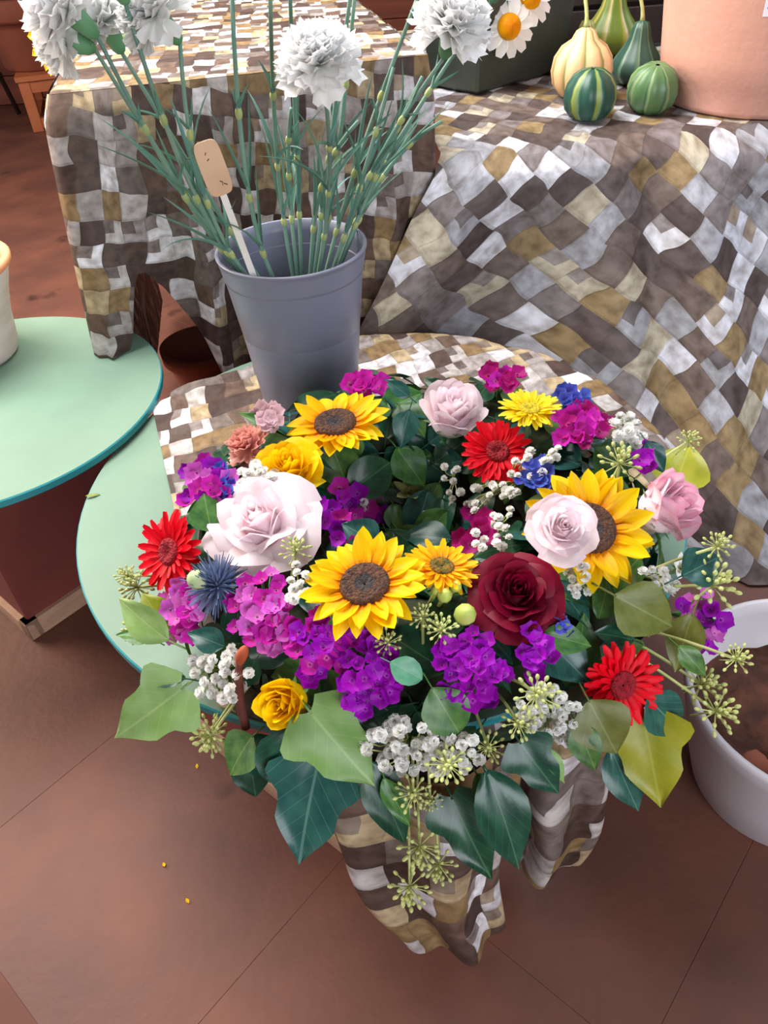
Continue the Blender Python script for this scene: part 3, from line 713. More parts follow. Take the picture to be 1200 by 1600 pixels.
for a in ((545, 805, 58, 48, 20, ['stock_m', 'stock_v'], 'purple stock inside the ring beside the large pink rose'),
          (284, 957, 36, 46, 18, ['stock_l', 'stock_m', 'stock_l'], 'lilac stock under the red gerbera'),
          (412, 955, 52, 62, 26, ['stock_m', 'stock_m', 'stock_l'], 'magenta stock beside the blue thistle'),
          (497, 1012, 46, 54, 20, ['stock_v', 'stock_v', 'stock_m'], 'violet stock above the yellow rose bud'),
          (578, 1050, 46, 66, 24, ['stock_v'], 'violet stock below the fully open sunflower'),
          (738, 1045, 58, 58, 26, ['stock_v'], 'violet stock below the dark red rose'),
          (835, 1022, 24, 38, 9, ['stock_v'], 'small violet stock beside the dark red rose'),
          (1092, 972, 34, 54, 14, ['stock_v', 'stock_v', 'stock_l'], 'violet stock at the outer edge by the white pot'),
          (908, 668, 40, 28, 16, ['stock_c', 'stock_m'], 'crimson stock beside the lemon gerbera'),
          (745, 828, 28, 32, 10, ['stock_c'], 'crimson stock inside the ring'),
          (322, 760, 42, 36, 16, ['stock_m', 'stock_v', 'stock_l'], 'magenta stock beside the salmon carnation'),
          (572, 602, 34, 10, 8, ['stock_m'], 'magenta stock in front of the bucket'),
          (785, 592, 32, 14, 8, ['stock_m', 'stock_c'], 'magenta stock behind the lemon gerbera'),
          (1005, 714, 13, 16, 4, ['stock_v'], 'few violet stock florets above the outward pink rose')):
    cluster(*a)
cluster(416, 652, 26, 18, 12, ['palepink'], 'pale pink floret cluster beside a sunflower', 12, .03, 'pink_filler_flower')
for x, y, rx, ry, n, lab in ((350, 768, 18, 20, 8, 'blue florets beside the large pink rose'), (893, 622, 26, 16, 9, 'blue florets behind the crimson stock'),
                             (836, 742, 28, 22, 12, 'blue florets beside the red gerbera'), (880, 978, 12, 11, 5, 'blue florets beside the dark red rose'), (345, 742, 10, 8, 3, 'blue florets below the salmon carnation')):
    cluster(x, y, rx, ry, n, ['blue'], lab, 11, .028, 'blue_flower')
# baby's breath
def spray(x, y, rx, ry, n, r=7, rot=0.0, off=.035, lab=None):
    p0 = hit(x, y, 0); rr = random.Random(int(x*3+y*5)); mb = MB(); pts = []
    for i in range(n):
        a = i*2.39996+rr.uniform(-.5, .5); q = math.sqrt((i+.5)/n); ex, ey = rx*q*math.cos(a), ry*q*math.sin(a)
        pts.append(hit(x+ex*math.cos(rot)-ey*math.sin(rot), y+ex*math.sin(rot)+ey*math.cos(rot), off+rr.uniform(-.012, .012)))
    for pt in pts: mb.add(tube(bez(p0-tor_n(p0)*.02, p0+(pt-p0)*.5+tor_n(p0)*.01, pt, 3), .0008, 4))
    root = obj('baby_breath', mb.mesh('baby_breath', M['umbel']), wreath, W(T(0, 0, 0)), lab)
    for pt in pts:
        nn = (fnorm(pt)+Vector((rr.uniform(-.5, .5), rr.uniform(-.5, .5), 0))).normalized()
        obj('blossom', PUFF, root, frame(nn, None, pt, rr.random()*6, px_size(r*rr.uniform(.8, 1.25), pt)))
for a in ((402, 747, 30, 20, 16, 9), (800, 748, 88, 26, 36, 7, -.55), (976, 672, 34, 22, 18, 9, .5), (345, 1052, 48, 44, 26, 9), (466, 912, 18, 34, 10, 9),
          (640, 1170, 72, 44, 44, 10, .2), (715, 1175, 40, 30, 16, 9, .5), (862, 1118, 52, 46, 44, 8.5, .5), (903, 905, 30, 24, 12, 8, .6), (560, 792, 16, 12, 3, 8, .6), (1032, 905, 34, 14, 10, 8, .6), (775, 830, 44, 26, 16, 7, -.8), (705, 755, 16, 40, 9, 6), (640, 1035, 14, 10, 0, 8)):
    if a[4]: spray(*a, lab="white baby's breath spray")
# thistle
p, Mx = place(340, 915, .03, (-.25, -.35, .9)); R = px_size(52, p)
th = add_flower_root('thistle', wreath, W(Mx), R, 'steel blue thistle with pale tip')
mb = MB(); rr = random.Random(5)
for i in range(150):
    t = (i+.5)/150; d = RZ(i*2.39996) @ RX(-(PI/2-t*1.9))
    mb.add(tube([(0, 0, 0), (0, 0, R*rr.uniform(.75, 1.05))], [R*.075, R*.012], 4, False), RZ(i*2.39996) @ RX(t*2.1) @ T(0, 0, R*.1))
obj('spines', mb.mesh('spines', M['thistle']), th, None, None, None, None, 'stuff')
obj('cone', MB().add(ball(R*.30, 12, 8, 1.2), T(-R*.3, 0, R*.68)).mesh('cone', M['thistle_c']), th)
# pale star flower inside the ring, green-white bud, lime buds
def star(x, y, Rp, n, key, ckey, lab, np_=6):
    p, Mx = place(x, y, .015, n); R = px_size(Rp, p); o = add_flower_root('star_flower', wreath, W(Mx), R, lab)
    pm = MB().add(petal_grid(1, .55, lambda v: max(.05, math.sin(PI*(v*.85+.13))**.8), .12, .4, 0, 3, 5, fold=.15)).mesh('sepal', M[key])
    for i in range(np_): obj('sepal', pm, o, RZ(2*PI*i/np_+.2) @ RX(.15+.15*(i % 2)) @ S(R))
    obj('flower_centre', ruffle(R*.42, 16, seed=9).mesh('centre', M[ckey]), o)
star(641, 770, 32, (.1, -.1, 1), 'palegreen', 'palegreen', 'pale green star flower in the middle of the ring')
star(1062, 888, 26, (.4, -.5, .8), 'white_p', 'palegreen', 'greenish white half-open flower at the outer edge', 5)
for x, y, R in ((727, 960, 22), (695, 930, 15), (712, 916, 12), (682, 922, 11)):
    p, Mx = place(x, y, .03, (.1, -.4, .8))
    r_ = px_size(R, p)
    b_ = obj('flower_bud', MB().add(lathe([(.001, -1.0), (.55, -.8), (.8, -.3), (.78, .2), (.55, .7), (.2, 1.0), (.001, 1.05)], 10), S(r_)).add(tube([(0, 0, -r_*.9), (0, 0, -.05)], .0025, 5)).mesh('bud', M['lime']), wreath, W(Mx), 'lime green flower bud')
# ivy umbels
def umbel_mesh(seed):
    rr = random.Random(seed); mb = MB()
    for i in range(26):
        t = (i+.5)/26; q = RZ(i*2.39996) @ RX(t*1.7)
        l = rr.uniform(.75, 1.0)
        mb.add(tube([(0, 0, 0), (0, 0, l)], .03, 4, False), q); mb.add(ball(.10, 6, 4, 1.5), q @ T(0, 0, l))
    mb.add(tube([(0, 0, 0), (.05, 0, -.8), (.25, 0, -1.9)], .05, 5))
    return mb.mesh('umbel', M['umbel'])
UMB = [umbel_mesh(i) for i in range(3)]
def umbel(x, y, R, off=.04, n=None, p=None):
    p = p or hit(x, y, off); nn = fnorm(p, n) if n or tor_sd(p) < .2 else Vector((0, -.5, .5))
    if tor_sd(p) > .03:
        h_ = Vector((p.x-WC.x, p.y-WC.y, 0)).normalized(); q = WC+h_*(WR+.03)
        obj('umbel_stalk', MB().add(tube(bez(p, (p+q)/2+Vector((0, 0, .015)), q, 6), .0016, 5)).mesh('umbel_stalk', M['umbel']), wreath, W(T(0, 0, 0)))
    obj('ivy_umbel', rnd.choice(UMB), wreath, W(frame((nn+(CAMP-p).normalized()*.4).normalized(), None, p, rnd.random()*6, px_size(R, p))))
for x, y, R, off in ((214, 918, 30, .05), (200, 900, 20, .06), (215, 985, 24, .05), (330, 1145, 30, .03), (462, 862, 26, .03), (690, 985, 28, .03), (660, 965, 24, .03), (700, 1195, 34, .05), (645, 1240, 30, .05), (672, 1250, 20, .04), (838, 1085, 36, .045),
                     (810, 1130, 30, .04), (762, 1168, 28, .03), (968, 725, 34, .04), (1112, 915, 40, .07), (1118, 1112, 36, .07), (1095, 1070, 34, .06), (1075, 690, 20, .07), (605, 1005, 24, .035), (640, 830, 16, .0), (665, 800, 20, 0), (1120, 855, 26, .09), (1150, 1030, 26, .1)):
    umbel(x, y, R, off)
for x, y, R, Y in ((655, 1322, 36, .375), (685, 1350, 30, .37), (640, 1385, 34, .37), (330, 1150, 30, .46)):
    umbel(x, y, R, n=(-.1, -.7, .2), p=at_y(x, y, Y))
# twig with rust tip
a_, b_ = hit(378, 1024, .05), hit(368, 1110, .03)
tw = obj('twig', MB().add(tube(bez(a_, (a_+b_)/2+Vector((-.004, 0, .003)), b_-Vector((-.005, 0, .03)), 6), [.0035, .004, .0045, .005, .005, .005, .005], 7)).mesh('twig', M['brown_stick']), wreath, W(T(0, 0, 0)), 'brown twig with rust coloured tip')
obj('twig_tip', MB().add(ball(.0058, 8, 6, 2.0)).mesh('twig_tip', M['orange_tip']), tw, frame((.4, .2, .8), None, a_))

# ivy leaves seen in the photo: base pixel -> tip pixel, width ratio, kind, material, distance change of the tip, turn about the midrib
def ivy(bx, by, tx, ty, key, kind=0, Wd=.95, off=.03, dt=0.0, roll=0.0, bend=-.4, face=.75):
    p = hit(bx, by, off); d = pix_dir(tx, ty); q = CAMP+d*(depth(p)+dt)
    ax = (q-p); L = ax.length; ax.normalize()
    nn = ((CAMP-p).normalized()*face+Vector((0, 0, 1))*(1-face)); nn = (nn-ax*nn.dot(ax)).normalized()
    x = ax.cross(nn)
    Mx = Matrix((x, ax, nn)).transposed().to_4x4()
    obj('ivy_leaf', leafm(key, kind, int(bx) % 3, Wd, bend), wreath, W(T(*p) @ Mx @ RY(roll) @ S(L*1.02)))
for a in ((286, 1075, 172, 1162, 'ivy_pale', 0, .95, .05, -.01, -.25), (497, 1192, 458, 1362, 'ivy_teal', 0, .95, .035, -.01, .15), (484, 1112, 586, 1236, 'ivy_pale', 0, .95, .035, -.01, .2),
          (1005, 1120, 1034, 1272, 'ivy_lime', 0, .95, .05, -.01, .1), (920, 1095, 968, 1185, 'ivy_olive', 1, .95, .04, 0, .1), (705, 1245, 770, 1388, 'ivy_dark', 0, .72, .04, -.01, .2), (760, 1205, 826, 1372, 'ivy_dark', 1, .5, .045, 0, -.2),
          (955, 1170, 1000, 1280, 'ivy_teal', 1, .5, .05, 0, .2), (960, 930, 1062, 985, 'ivy_olive', 1, .75, .04, .01, .2), (1082, 960, 1052, 1052, 'ivy_olive', 1, .62, .05, 0, .1), (1050, 770, 1082, 685, 'ivy_lime', 1, .85, .02, .03, 0), (395, 1150, 350, 1210, 'ivy_mid', 1, 1.1, .035, 0, .5),
          (370, 1165, 450, 1195, 'ivy_dark', 2, .75, .03, 0, .3), (262, 1000, 176, 938, 'ivy_pale', 1, .55, .05, 0, -.5), (290, 1060, 212, 1058, 'ivy_dark', 1, .42, .045, 0, .3), (262, 985, 222, 925, 'ivy_lime', 1, .8, .04, 0, 0), (240, 1000, 180, 985, 'ivy_mid', 1, .5, .05, 0, .4),
          (675, 1075, 720, 1150, 'ivy_mid', 2, .9, .035, 0, .1), (610, 1035, 662, 1062, 'mint', 2, .75, .045, 0, .1), (590, 850, 535, 815, 'ivy_teal', 1, .9, .035, 0, .1), (545, 770, 610, 722, 'ivy_dark', 2, .85, .02, 0, .2), (520, 700, 545, 770, 'ivy_mid', 1, .9, .01, 0, .2),
          (590, 760, 622, 830, 'ivy_dark', 2, .8, .0, 0, 0), (620, 700, 665, 760, 'ivy_mid', 1, .8, .0, 0, 0), (1000, 870, 950, 925, 'ivy_mid', 2, .8, .03, 0, .2), (1065, 900, 1135, 865, 'ivy_teal', 1, .7, .06, .02, .2), (330, 830, 318, 770, 'ivy_mid', 1, 1.0, .03, 0, 0), (350, 1010, 292, 985, 'ivy_teal', 1, .7, .03, 0, .1),
          (812, 1160, 878, 1250, 'ivy_dark', 0, .85, .04, 0, .2), (850, 1170, 890, 1225, 'ivy_pale', 1, .42, .045, 0, -.3), (900, 1130, 935, 1210, 'ivy_mid', 1, .6, .04, 0, 0), (745, 1210, 800, 1300, 'ivy_mid', 1, .5, .035, 0, .2), (600, 1215, 640, 1300, 'ivy_mid', 1, .4, .04, 0, .3), (575, 1190, 640, 1330, 'ivy_dark', 1, .45, .03, 0, 0),
          (1010, 1090, 1075, 1150, 'ivy_teal', 1, .7, .05, .02, 0), (390, 1180, 400, 1250, 'ivy_dark', 1, .9, .02, 0, 0), (450, 1140, 420, 1230, 'ivy_dark', 2, .8, .025, 0, 0), (1060, 1010, 1110, 1060, 'ivy_mid', 1, .5, .06, 0, 0), (930, 700, 985, 745, 'ivy_mid', 1, .8, .02, 0, 0), (640, 640, 625, 700, 'ivy_teal', 1, .7, .02, 0, 0),
          (990, 1000, 930, 985, 'ivy_dark', 1, .7, .03, 0, .2), (850, 990, 930, 1010, 'ivy_mid', 1, .6, .03, 0, .1), (530, 1120, 600, 1145, 'ivy_dark', 1, .7, .025, 0, .1), (400, 1030, 372, 1080, 'ivy_dark', 1, .7, .02, 0, 0), (1010, 690, 1040, 740, 'ivy_teal', 1, .6, .04, 0, 0), (330, 790, 290, 800, 'ivy_mid', 1, .8, .03, 0, 0),
          (430, 670, 370, 640, 'ivy_mid', 1, .3, .03, 0, 0), (640, 620, 600, 590, 'ivy_teal', 1, .5, .03, 0, 0), (700, 620, 660, 585, 'ivy_dark', 1, .5, .03, .01, 0)):
    ivy(*a)
# filler leaves all over the ring
rr = random.Random(11)
kinds = [('ivy_dark', 1), ('ivy_dark', 2), ('ivy_teal', 1), ('ivy_dark', 0), ('ivy_mid', 1), ('ivy_mid', 2)]
for i in range(235):
    th_ = rr.random()*2*PI; ps = rr.uniform(-.5, 2.9)
    lift = .0 + .012*rr.random()
    c = WC+Vector((math.cos(th_), math.sin(th_), 0))*WR
    nn = Vector((math.cos(th_)*math.cos(ps), math.sin(th_)*math.cos(ps), math.sin(ps)))
    p = c+nn*(WA-.012+lift)
    if p.z < DZ2+.02: continue
    k, kd = rr.choice(kinds)
    tang = Vector((rr.uniform(-1, 1), rr.uniform(-1, 1), rr.uniform(-.8, .2))); n2 = (nn+Vector((rr.uniform(-.4, .4), rr.uniform(-.4, .4), rr.uniform(-.1, .4)))).normalized()
    obj('ivy_leaf', leafm(k, kd, i % 3, .75), wreath, W(frame(n2, tang, p, 0, rr.uniform(.045, .075))))

rr = random.Random(23)
for i in range(46):      # foliage closing the hollow of the ring
    th_ = rr.random()*2*PI; r_ = rr.uniform(.03, .13)
    p = WC+Vector((math.cos(th_)*r_, math.sin(th_)*r_, rr.uniform(-.03, .0)))
    n2 = Vector((rr.uniform(-.4, .4)-math.cos(th_)*.3, rr.uniform(-.5, .2)-math.sin(th_)*.3, 1)).normalized()
    obj('ivy_leaf', leafm(rr.choice(['ivy_dark', 'ivy_dark', 'ivy_teal', 'ivy_mid']), rr.choice((1, 2)), i % 3, .75), wreath, W(frame(n2, Vector((-math.cos(th_)+rr.uniform(-.6, .6), -math.sin(th_)+rr.uniform(-.6, .6), -.1)), p, 0, rr.uniform(.05, .075))))

# ------------------------------------------------------------------ carnations in the bucket
def strip_leaf(L, wd, bend): return petal_grid(L, wd, lambda v: max(.04, (1-v)**.6*(.5+.5*min(1, v*6))), .5, bend, 0, 2, 6)
BT = Vector((BK.x, BK.y, 0))
def carnation(head, entry, bloomR=0, label='', hdir=None, seed=0, bud=False, group='white carnations in the grey bucket'):
    """head: top of stem (3D); entry: (dx,dy) where the stem crosses the bucket rim"""
    rr = random.Random(seed)
    foot = Vector((BK.x-entry[0]*.45, BK.y-entry[1]*.45, BKZ+.012))
    mid = Vector((BK.x+entry[0], BK.y+entry[1], .705))
    head = Vector(head)
    pts = bez(foot, foot.lerp(mid, .5), mid, 4)[:-1]+bez(mid, mid+(mid-foot)*.45, head, 10)
    root = obj('carnation', None, None, T(*foot), label, 'flower', group)
    I = T(*foot).inverted()
    st = MB().add(tube(pts, [.0032]*(len(pts)-4)+[.0029, .0027, .0026, .0025], 7), I, 0)
    for k in (5, 8, 11):
        if k >= len(pts)-1: continue
        d = (pts[k+1]-pts[k-1]).normalized()
        st.add(ball(.0046, 8, 6, 1.9), I @ frame(d, None, pts[k]), 1)
    obj('stem', st.mesh('stem', [M['cstem'], M['cnode']]), root)
    for k in (5, 8, 11):
        if k >= len(pts)-1: continue
        d = (pts[k+1]-pts[k-1]).normalized()
        a0 = rr.random()*6
        for j in range(2):
            L = rr.uniform(.08, .15) if k < 11 else rr.uniform(.025, .05)
            obj('leaf', MB().add(strip_leaf(L, .0085, rr.uniform(-.9, .5))).mesh('leaf', M['cleaf']), root, I @ frame(d, None, pts[k], a0+j*PI) @ RX(rr.uniform(1.1, 1.42)))
    d = (hdir and Vector(hdir).normalized()) or (pts[-1]-pts[-2]).normalized()
    if bloomR or bud:
        Mh = I @ frame(d, None, pts[-1])
        s = bloomR or .022
        k = max(.012, s*.22)
        cx = MB().add(lathe([(.001, -.002), (k*.45, 0), (k*.75, k*.5), (k*.95, k*1.6), (k*1.05, k*2.4), (k*.9, k*2.5)], 12))
        for i in range(5): cx.add(petal_grid(k*1.0, k*.9, lambda v: max(.03, 1-v), .1, .2), RZ(2*PI*i/5) @ T(0, k*.95, k*2.3) @ RX(1.2))
        obj('calyx', cx.mesh('calyx', M['calyx']), root, Mh)
        if bloomR: obj('bloom', ruffle(bloomR, 96, seed=seed).mesh('bloom', M['white_p']), root, Mh @ T(0, 0, k*2.4+bloomR*.22))
    return root
def head_at(x, y, Y): return at_y(x, y, Y)
HD = [ # calyx pixel, Y, bloom radius, direction, entry offset, label
    ((508, 150), .93, .050, (-.06, -.30, .85), (.045, -.01), 'white carnation with wide open bloom standing straight above the bucket'),
    ((694, 90), 1.10, .054, (.25, -.3, 1.0), (.075, .02), 'white carnation leaning over the gap between the two tables'),
    ((768, 2), 1.16, .045, (.35, -.2, .9), (.085, .03), 'white carnation leaning furthest towards the gourds'),
    ((152, 56), 1.02, .055, (-.65, -.15, .75), (-.085, -.03), 'white carnation leaning left past the table corner, long green calyx'),
    ((148, 76), 1.06, .042, (-.85, -.25, .35), (-.09, .0), 'white carnation nodding down at the table corner'),
    ((190, 82), 1.10, .050, (-.25, -.15, .9), (-.08, .03), 'white carnation between the nodding bloom and the toothed calyx'),
    ((281, 66), 1.04, .050, (-.5, -.15, .75), (-.07, -.05), 'white carnation showing a toothed green calyx from below')]
for i, ((x, y), Y, R, d, en, lab) in enumerate(HD):
    carnation(head_at(x, y, Y), en, R, lab, d, 20+i)
tall = [((196, 5), 1.0, (-.075, -.045), 'tall carnation stem with closed bud crossing the left-leaning blooms'),
        ((362, -15), 1.0, (-.03, -.055), 'tall straight carnation stem beside the wooden tag'),
        ((422, -12), 1.02, (-.01, .05), 'tall carnation stem between the wooden tag and the wide open bloom'),
        ((452, -30), 1.08, (.01, .07), 'tall carnation stem passing close behind the wide open bloom'),
        ((548, -10), 1.1, (.04, .06), 'paired tall carnation stem rising behind the wide open bloom'),
        ((556, -25), 1.14, (.05, .05), 'paired tall carnation stem rising behind the wide open bloom'),
        ((655, -10), 1.12, (.06, .0), 'tall carnation stem between the wide open bloom and the gap-side bloom')]
for i, ((x, y), Y, en, lab) in enumerate(tall):
    carnation(head_at(x, y, Y), en, 0, lab, None, 40+i, bud=True, group='tall carnation stems')
short = [((660, 120), 1.12, (.085, .02)), ((615, 105), 1.1, (.07, -.02)), ((690, 190), 1.15, (.09, .04)), ((455, 170), 1.12, (.0, .06)), ((560, 190), 1.05, (.03, .02))]
for i, ((x, y), Y, en) in enumerate(short):
    carnation(head_at(x, y, Y), en, 0, 'short leafy carnation stem without bloom in the grey bucket', None, 60+i, group='short carnation stems')

# plant tag standing in the bucket
ta_, tb_ = at_y(333, 262, 1.03), at_y(392, 420, 1.035)
ax = (ta_-tb_).normalized(); tb2 = tb_-ax*.12
nn = (CAMP-ta_).normalized(); nn = (nn-ax*nn.dot(ax)).normalized()
Mx = Matrix((ax.cross(nn), ax, nn)).transposed().to_4x4(); base = T(*tb2) @ Mx
Lt = (ta_-tb2).length
tg = obj('plant_tag', None, None, base, 'wooden name tag on a white stick standing in the grey bucket', 'plant tag')
obj('stick', MB().add(box(-.0045, .0045, 0, Lt, -.0015, .0015)).mesh('stick', M['tagwhite'], False), tg)
pw, ph_ = .0165, .056
v_ = [(pw*math.copysign(abs(math.cos(a))**.45, math.cos(a)), ph_*.6*math.copysign(abs(math.sin(a))**.45, math.sin(a))) for a in [2*PI*i/32 for i in range(32)]]
pv = [(x, y, z) for z in (-.002, .002) for x, y in v_]
pf = [tuple(range(32))[::-1], tuple(range(32, 64))]+[(i, (i+1) % 32, 32+(i+1) % 32, 32+i) for i in range(32)]
pl = obj('tag_plate', MB().add((pv, pf, [(p[0], p[1]) for p in pv])).mesh('tag_plate', M['tagwood'], False), tg, T(0, Lt, .0035))
for pth in ([(-.002, .021), (-.004, .018)], [(-.001, .013), (-.004, .011)], [(.002, -.016), (.005, -.018), (.004, -.022)], [(.006, -.020), (.010, -.023)]):
    obj('pen_stroke', MB().add(tube([(x, y, .0022) for x, y in pth], .0006, 4)).mesh('pen_stroke', M['ink']), pl)

# ------------------------------------------------------------------ vase on the other stand
va = at_z(-52, 558, DZ1); vr = .098; VH = .182
vo = obj('vase', None, None, T(va.x, va.y, DZ1+.0005), 'whitewashed round vase with warm light coloured into the rim on the green stand', 'vase')
obj('body', MB().add(lathe([(.001, 0), (vr*.92, 0), (vr*.99, .006), (vr*1.03, .02), (vr*1.10, VH*.4), (vr*1.22, VH*.65), (vr*1.32, VH*.8), (vr*1.38, VH*.9)], 48)).mesh('body', M['vase']), vo)
obj('rim', MB().add(lathe([(vr*1.38, VH*.9), (vr*1.45, VH*.93), (vr*1.46, VH*.98), (vr*1.42, VH), (vr*1.32, VH*.985), (vr*1.28, VH*.9), (vr*1.0, VH*.4), (.001, .02)], 48)).mesh('rim', M['vase_rim']), vo)
# fallen yellow leaf on the stand under the wreath
p = at_z(134, 777, DZ2+.002)
obj('fallen_leaf', MB().add(leaf_data(.3, 1, -.4, .2), S(.022)).mesh('fallen_leaf', M['ivy_lime']), None, T(p.x, p.y, DZ2+.004) @ RZ(-1.3), 'tiny yellow-green leaf fallen on the green stand', 'leaf')
# yellow crumbs of petals on the floor
for x, y in ((308, 1202), (296, 1412), (255, 1348)):
    p = at_z(x, y, 0)
    obj('fallen_petal', MB().add(petal_grid(.009, .005, lambda v: max(.1, math.sin(PI*v)), .1, .4)).mesh('fallen_petal', M['rose_y']), None, T(p.x, p.y, .0015) @ RZ(x), 'small yellow petal lying on the brown floor', 'petal', 'fallen yellow petals')

# ------------------------------------------------------------------ white floor pot
WP = Vector((.588, .618, 0)); rt_, rb_, hp = .178, .125, .225
wp = obj('white_pot', None, None, T(WP.x, WP.y, 0), 'large white pot with brown soil standing on the floor beside the wreath', 'flower pot')
obj('pot_body', MB().add(lathe([(.001, 0), (rb_-.004, 0), (rb_, .005), (rb_+(rt_-rb_)*.45, hp*.4), (rt_-.006, hp*.86), (rt_, hp*.97), (rt_-.003, hp), (rt_-.010, hp-.001), (rt_-.014, hp*.9), (rt_-.03, hp*.5), (.001, hp*.45)], 64)).mesh('pot_body', M['whitepot']), wp)
def soil(u, v):
    r = v*(rt_-.024); a = u*2*PI
    x, y = r*math.cos(a), r*math.sin(a); return (x, y, hp*.62+.012*mnoise.noise((x*30, y*30, 0))+.006*mnoise.noise((x*90, y*90, 2)))
obj('soil', MB().add(grid(soil, 40, 16)).mesh('soil', M['soil']), wp)
for i, (x, y, r) in enumerate(((-.09, -.06, .02), (-.05, -.09, .014), (.03, .04, .018))):
    obj('soil_clod', MB().add(([tuple(Vector(p)*(1+.3*mnoise.noise(Vector(p)*60))) for p in ball(r, 10, 7, .7)[0]],)+ball(r, 10, 7, .7)[1:]).mesh('clod', M['terra_dark']), wp, T(x, y, hp*.62+r*.4))
obj('scuff', MB().add(box(-.012, .012, -.001, .001, -.0025, .0025)).mesh('scuff', M['ink'], False), wp, T(-.125, -.085, hp*.70) @ RZ(-.9))

# ------------------------------------------------------------------ things on the lower table
GZ = RZT+.012
def gourd(x, y, prof, ribs, mats, label, stem=None, tilt=(0, 0), Y=None, spin=0.0, scale=1.0, z=GZ, rp=45):
    p = at_z(x, y, z); R = px_size(rp, p)
    root = obj('gourd', None, None, T(p.x, p.y, z) @ RX(tilt[0]) @ RY(tilt[1]) @ RZ(spin), label, 'gourd', 'ornamental gourds')
    n = 48; v = []; uv = []
    for j, (r, zz) in enumerate(prof):
        for i in range(n):
            a = 2*PI*i/n; k = 1+ribs[1]*math.cos(ribs[0]*a)
            v.append((R*r*k*math.cos(a), R*r*k*math.sin(a), R*zz)); uv.append((i/n, j/(len(prof)-1)))
    f = [(j*n+i, j*n+(i+1) % n, (j+1)*n+(i+1) % n, (j+1)*n+i) for j in range(len(prof)-1) for i in range(n)]
    obj('body', MB().add((v, f, uv)).mesh('gourd', mats), root)
    if stem:
        top = R*prof[-1][1]
        obj('stalk', MB().add(tube(bez((0, 0, top-.004), (0, 0, top+stem[2]*.5), (stem[0], stem[1], top+stem[2]), 6), [.006, .0045, .004, .004, .004, .0045, .005], 7)).mesh('stalk', M['umbel']), root)
    return root
def stripemat(name, c1, c2, n, c3=None, wob=.6):
    mt, nt, b = newmat(name, .4)
    uv = N(nt, 'ShaderNodeUVMap'); mp = N(nt, 'ShaderNodeMapping'); mp.inputs['Scale'].default_value = (n, 1, 1); nt.links.new(uv.outputs[0], mp.inputs[0])
    nz = N(nt, 'ShaderNodeTexNoise'); nz.inputs['Scale'].default_value = 3; nt.links.new(mp.outputs[0], nz.inputs['Vector'])
    sx = N(nt, 'ShaderNodeSeparateXYZ'); nt.links.new(mp.outputs[0], sx.inputs[0])
    ad = N(nt, 'ShaderNodeMath', operation='MULTIPLY_ADD'); ad.inputs[1].default_value = wob*.5; nt.links.new(nz.outputs['Fac'], ad.inputs[0]); nt.links.new(sx.outputs['X'], ad.inputs[2])
    fr = N(nt, 'ShaderNodeMath', operation='FRACT'); nt.links.new(ad.outputs[0], fr.inputs[0])
    r = ramp(nt, [(0, c1), (.30, c1), (.40, c2), (.58, c3 or c2), (.68, c1)]); nt.links.new(fr.outputs[0], r.inputs[0]); nt.links.new(r.outputs[0], b.inputs['Base Color'])
    return mt
round_p = [(.02, .03), (.35, .0), (.7, .12), (.93, .42), (1.0, .8), (.93, 1.2), (.72, 1.52), (.42, 1.72), (.16, 1.76), (.08, 1.74)]
pear_0 = [(.02, .03), (.35, .0), (.72, .14), (.95, .5), (.98, .85), (.82, 1.25), (.58, 1.7), (.42, 2.1), (.34, 2.5), (.26, 2.75), (.1, 2.82)]
pear_p = [(r, z*.74) for r, z in pear_0]
gourd(905, 152, [(r, z*1.0) for r, z in round_p[:-2]]+[(.30, 1.95), (.12, 2.05)], (9, .035), stripemat('peach_gourd', (240, 200, 150), (232, 176, 120), 9, (120, 140, 80), .3), 'pale peach ribbed gourd with a curved stalk', (-.01, .03, .07), rp=46)
gourd(918, 186, round_p, (10, .04), stripemat('dark_striped_gourd', (40, 84, 70), (150, 160, 60), 7, (120, 150, 110)), 'small dark green gourd with yellow stripes in front of the peach gourd', None, (.0, .0), rp=40)
gourd(1012, 172, round_p, (10, .04), stripemat('green_striped_gourd', (92, 128, 82), (54, 92, 66), 8, (140, 164, 110)), 'small mottled green gourd beside the terracotta pot', None, (.2, 0), rp=38)
gourd(990, 130, pear_p, (10, .03), stripemat('dark_pear_gourd', (50, 84, 72), (76, 112, 88), 9, (120, 150, 120)), 'dark green pear-shaped gourd with upright stalk', (-.03, .02, .075), rp=40)
gourd(950, 86, [(r, z*.9) for r, z in pear_p], (10, .04), stripemat('yellow_green_gourd', (110, 130, 40), (156, 150, 50), 8, (190, 170, 120)), 'yellow-green gourd standing behind the others', (.0, .01, .02), rp=46)
gourd(910, 110, [(r, z*.95) for r, z in pear_p], (10, .03), stripemat('pale_green_gourd', (176, 178, 110), (150, 160, 80), 9, (110, 130, 60)), 'pale green necked gourd behind the peach gourd', None, rp=34)
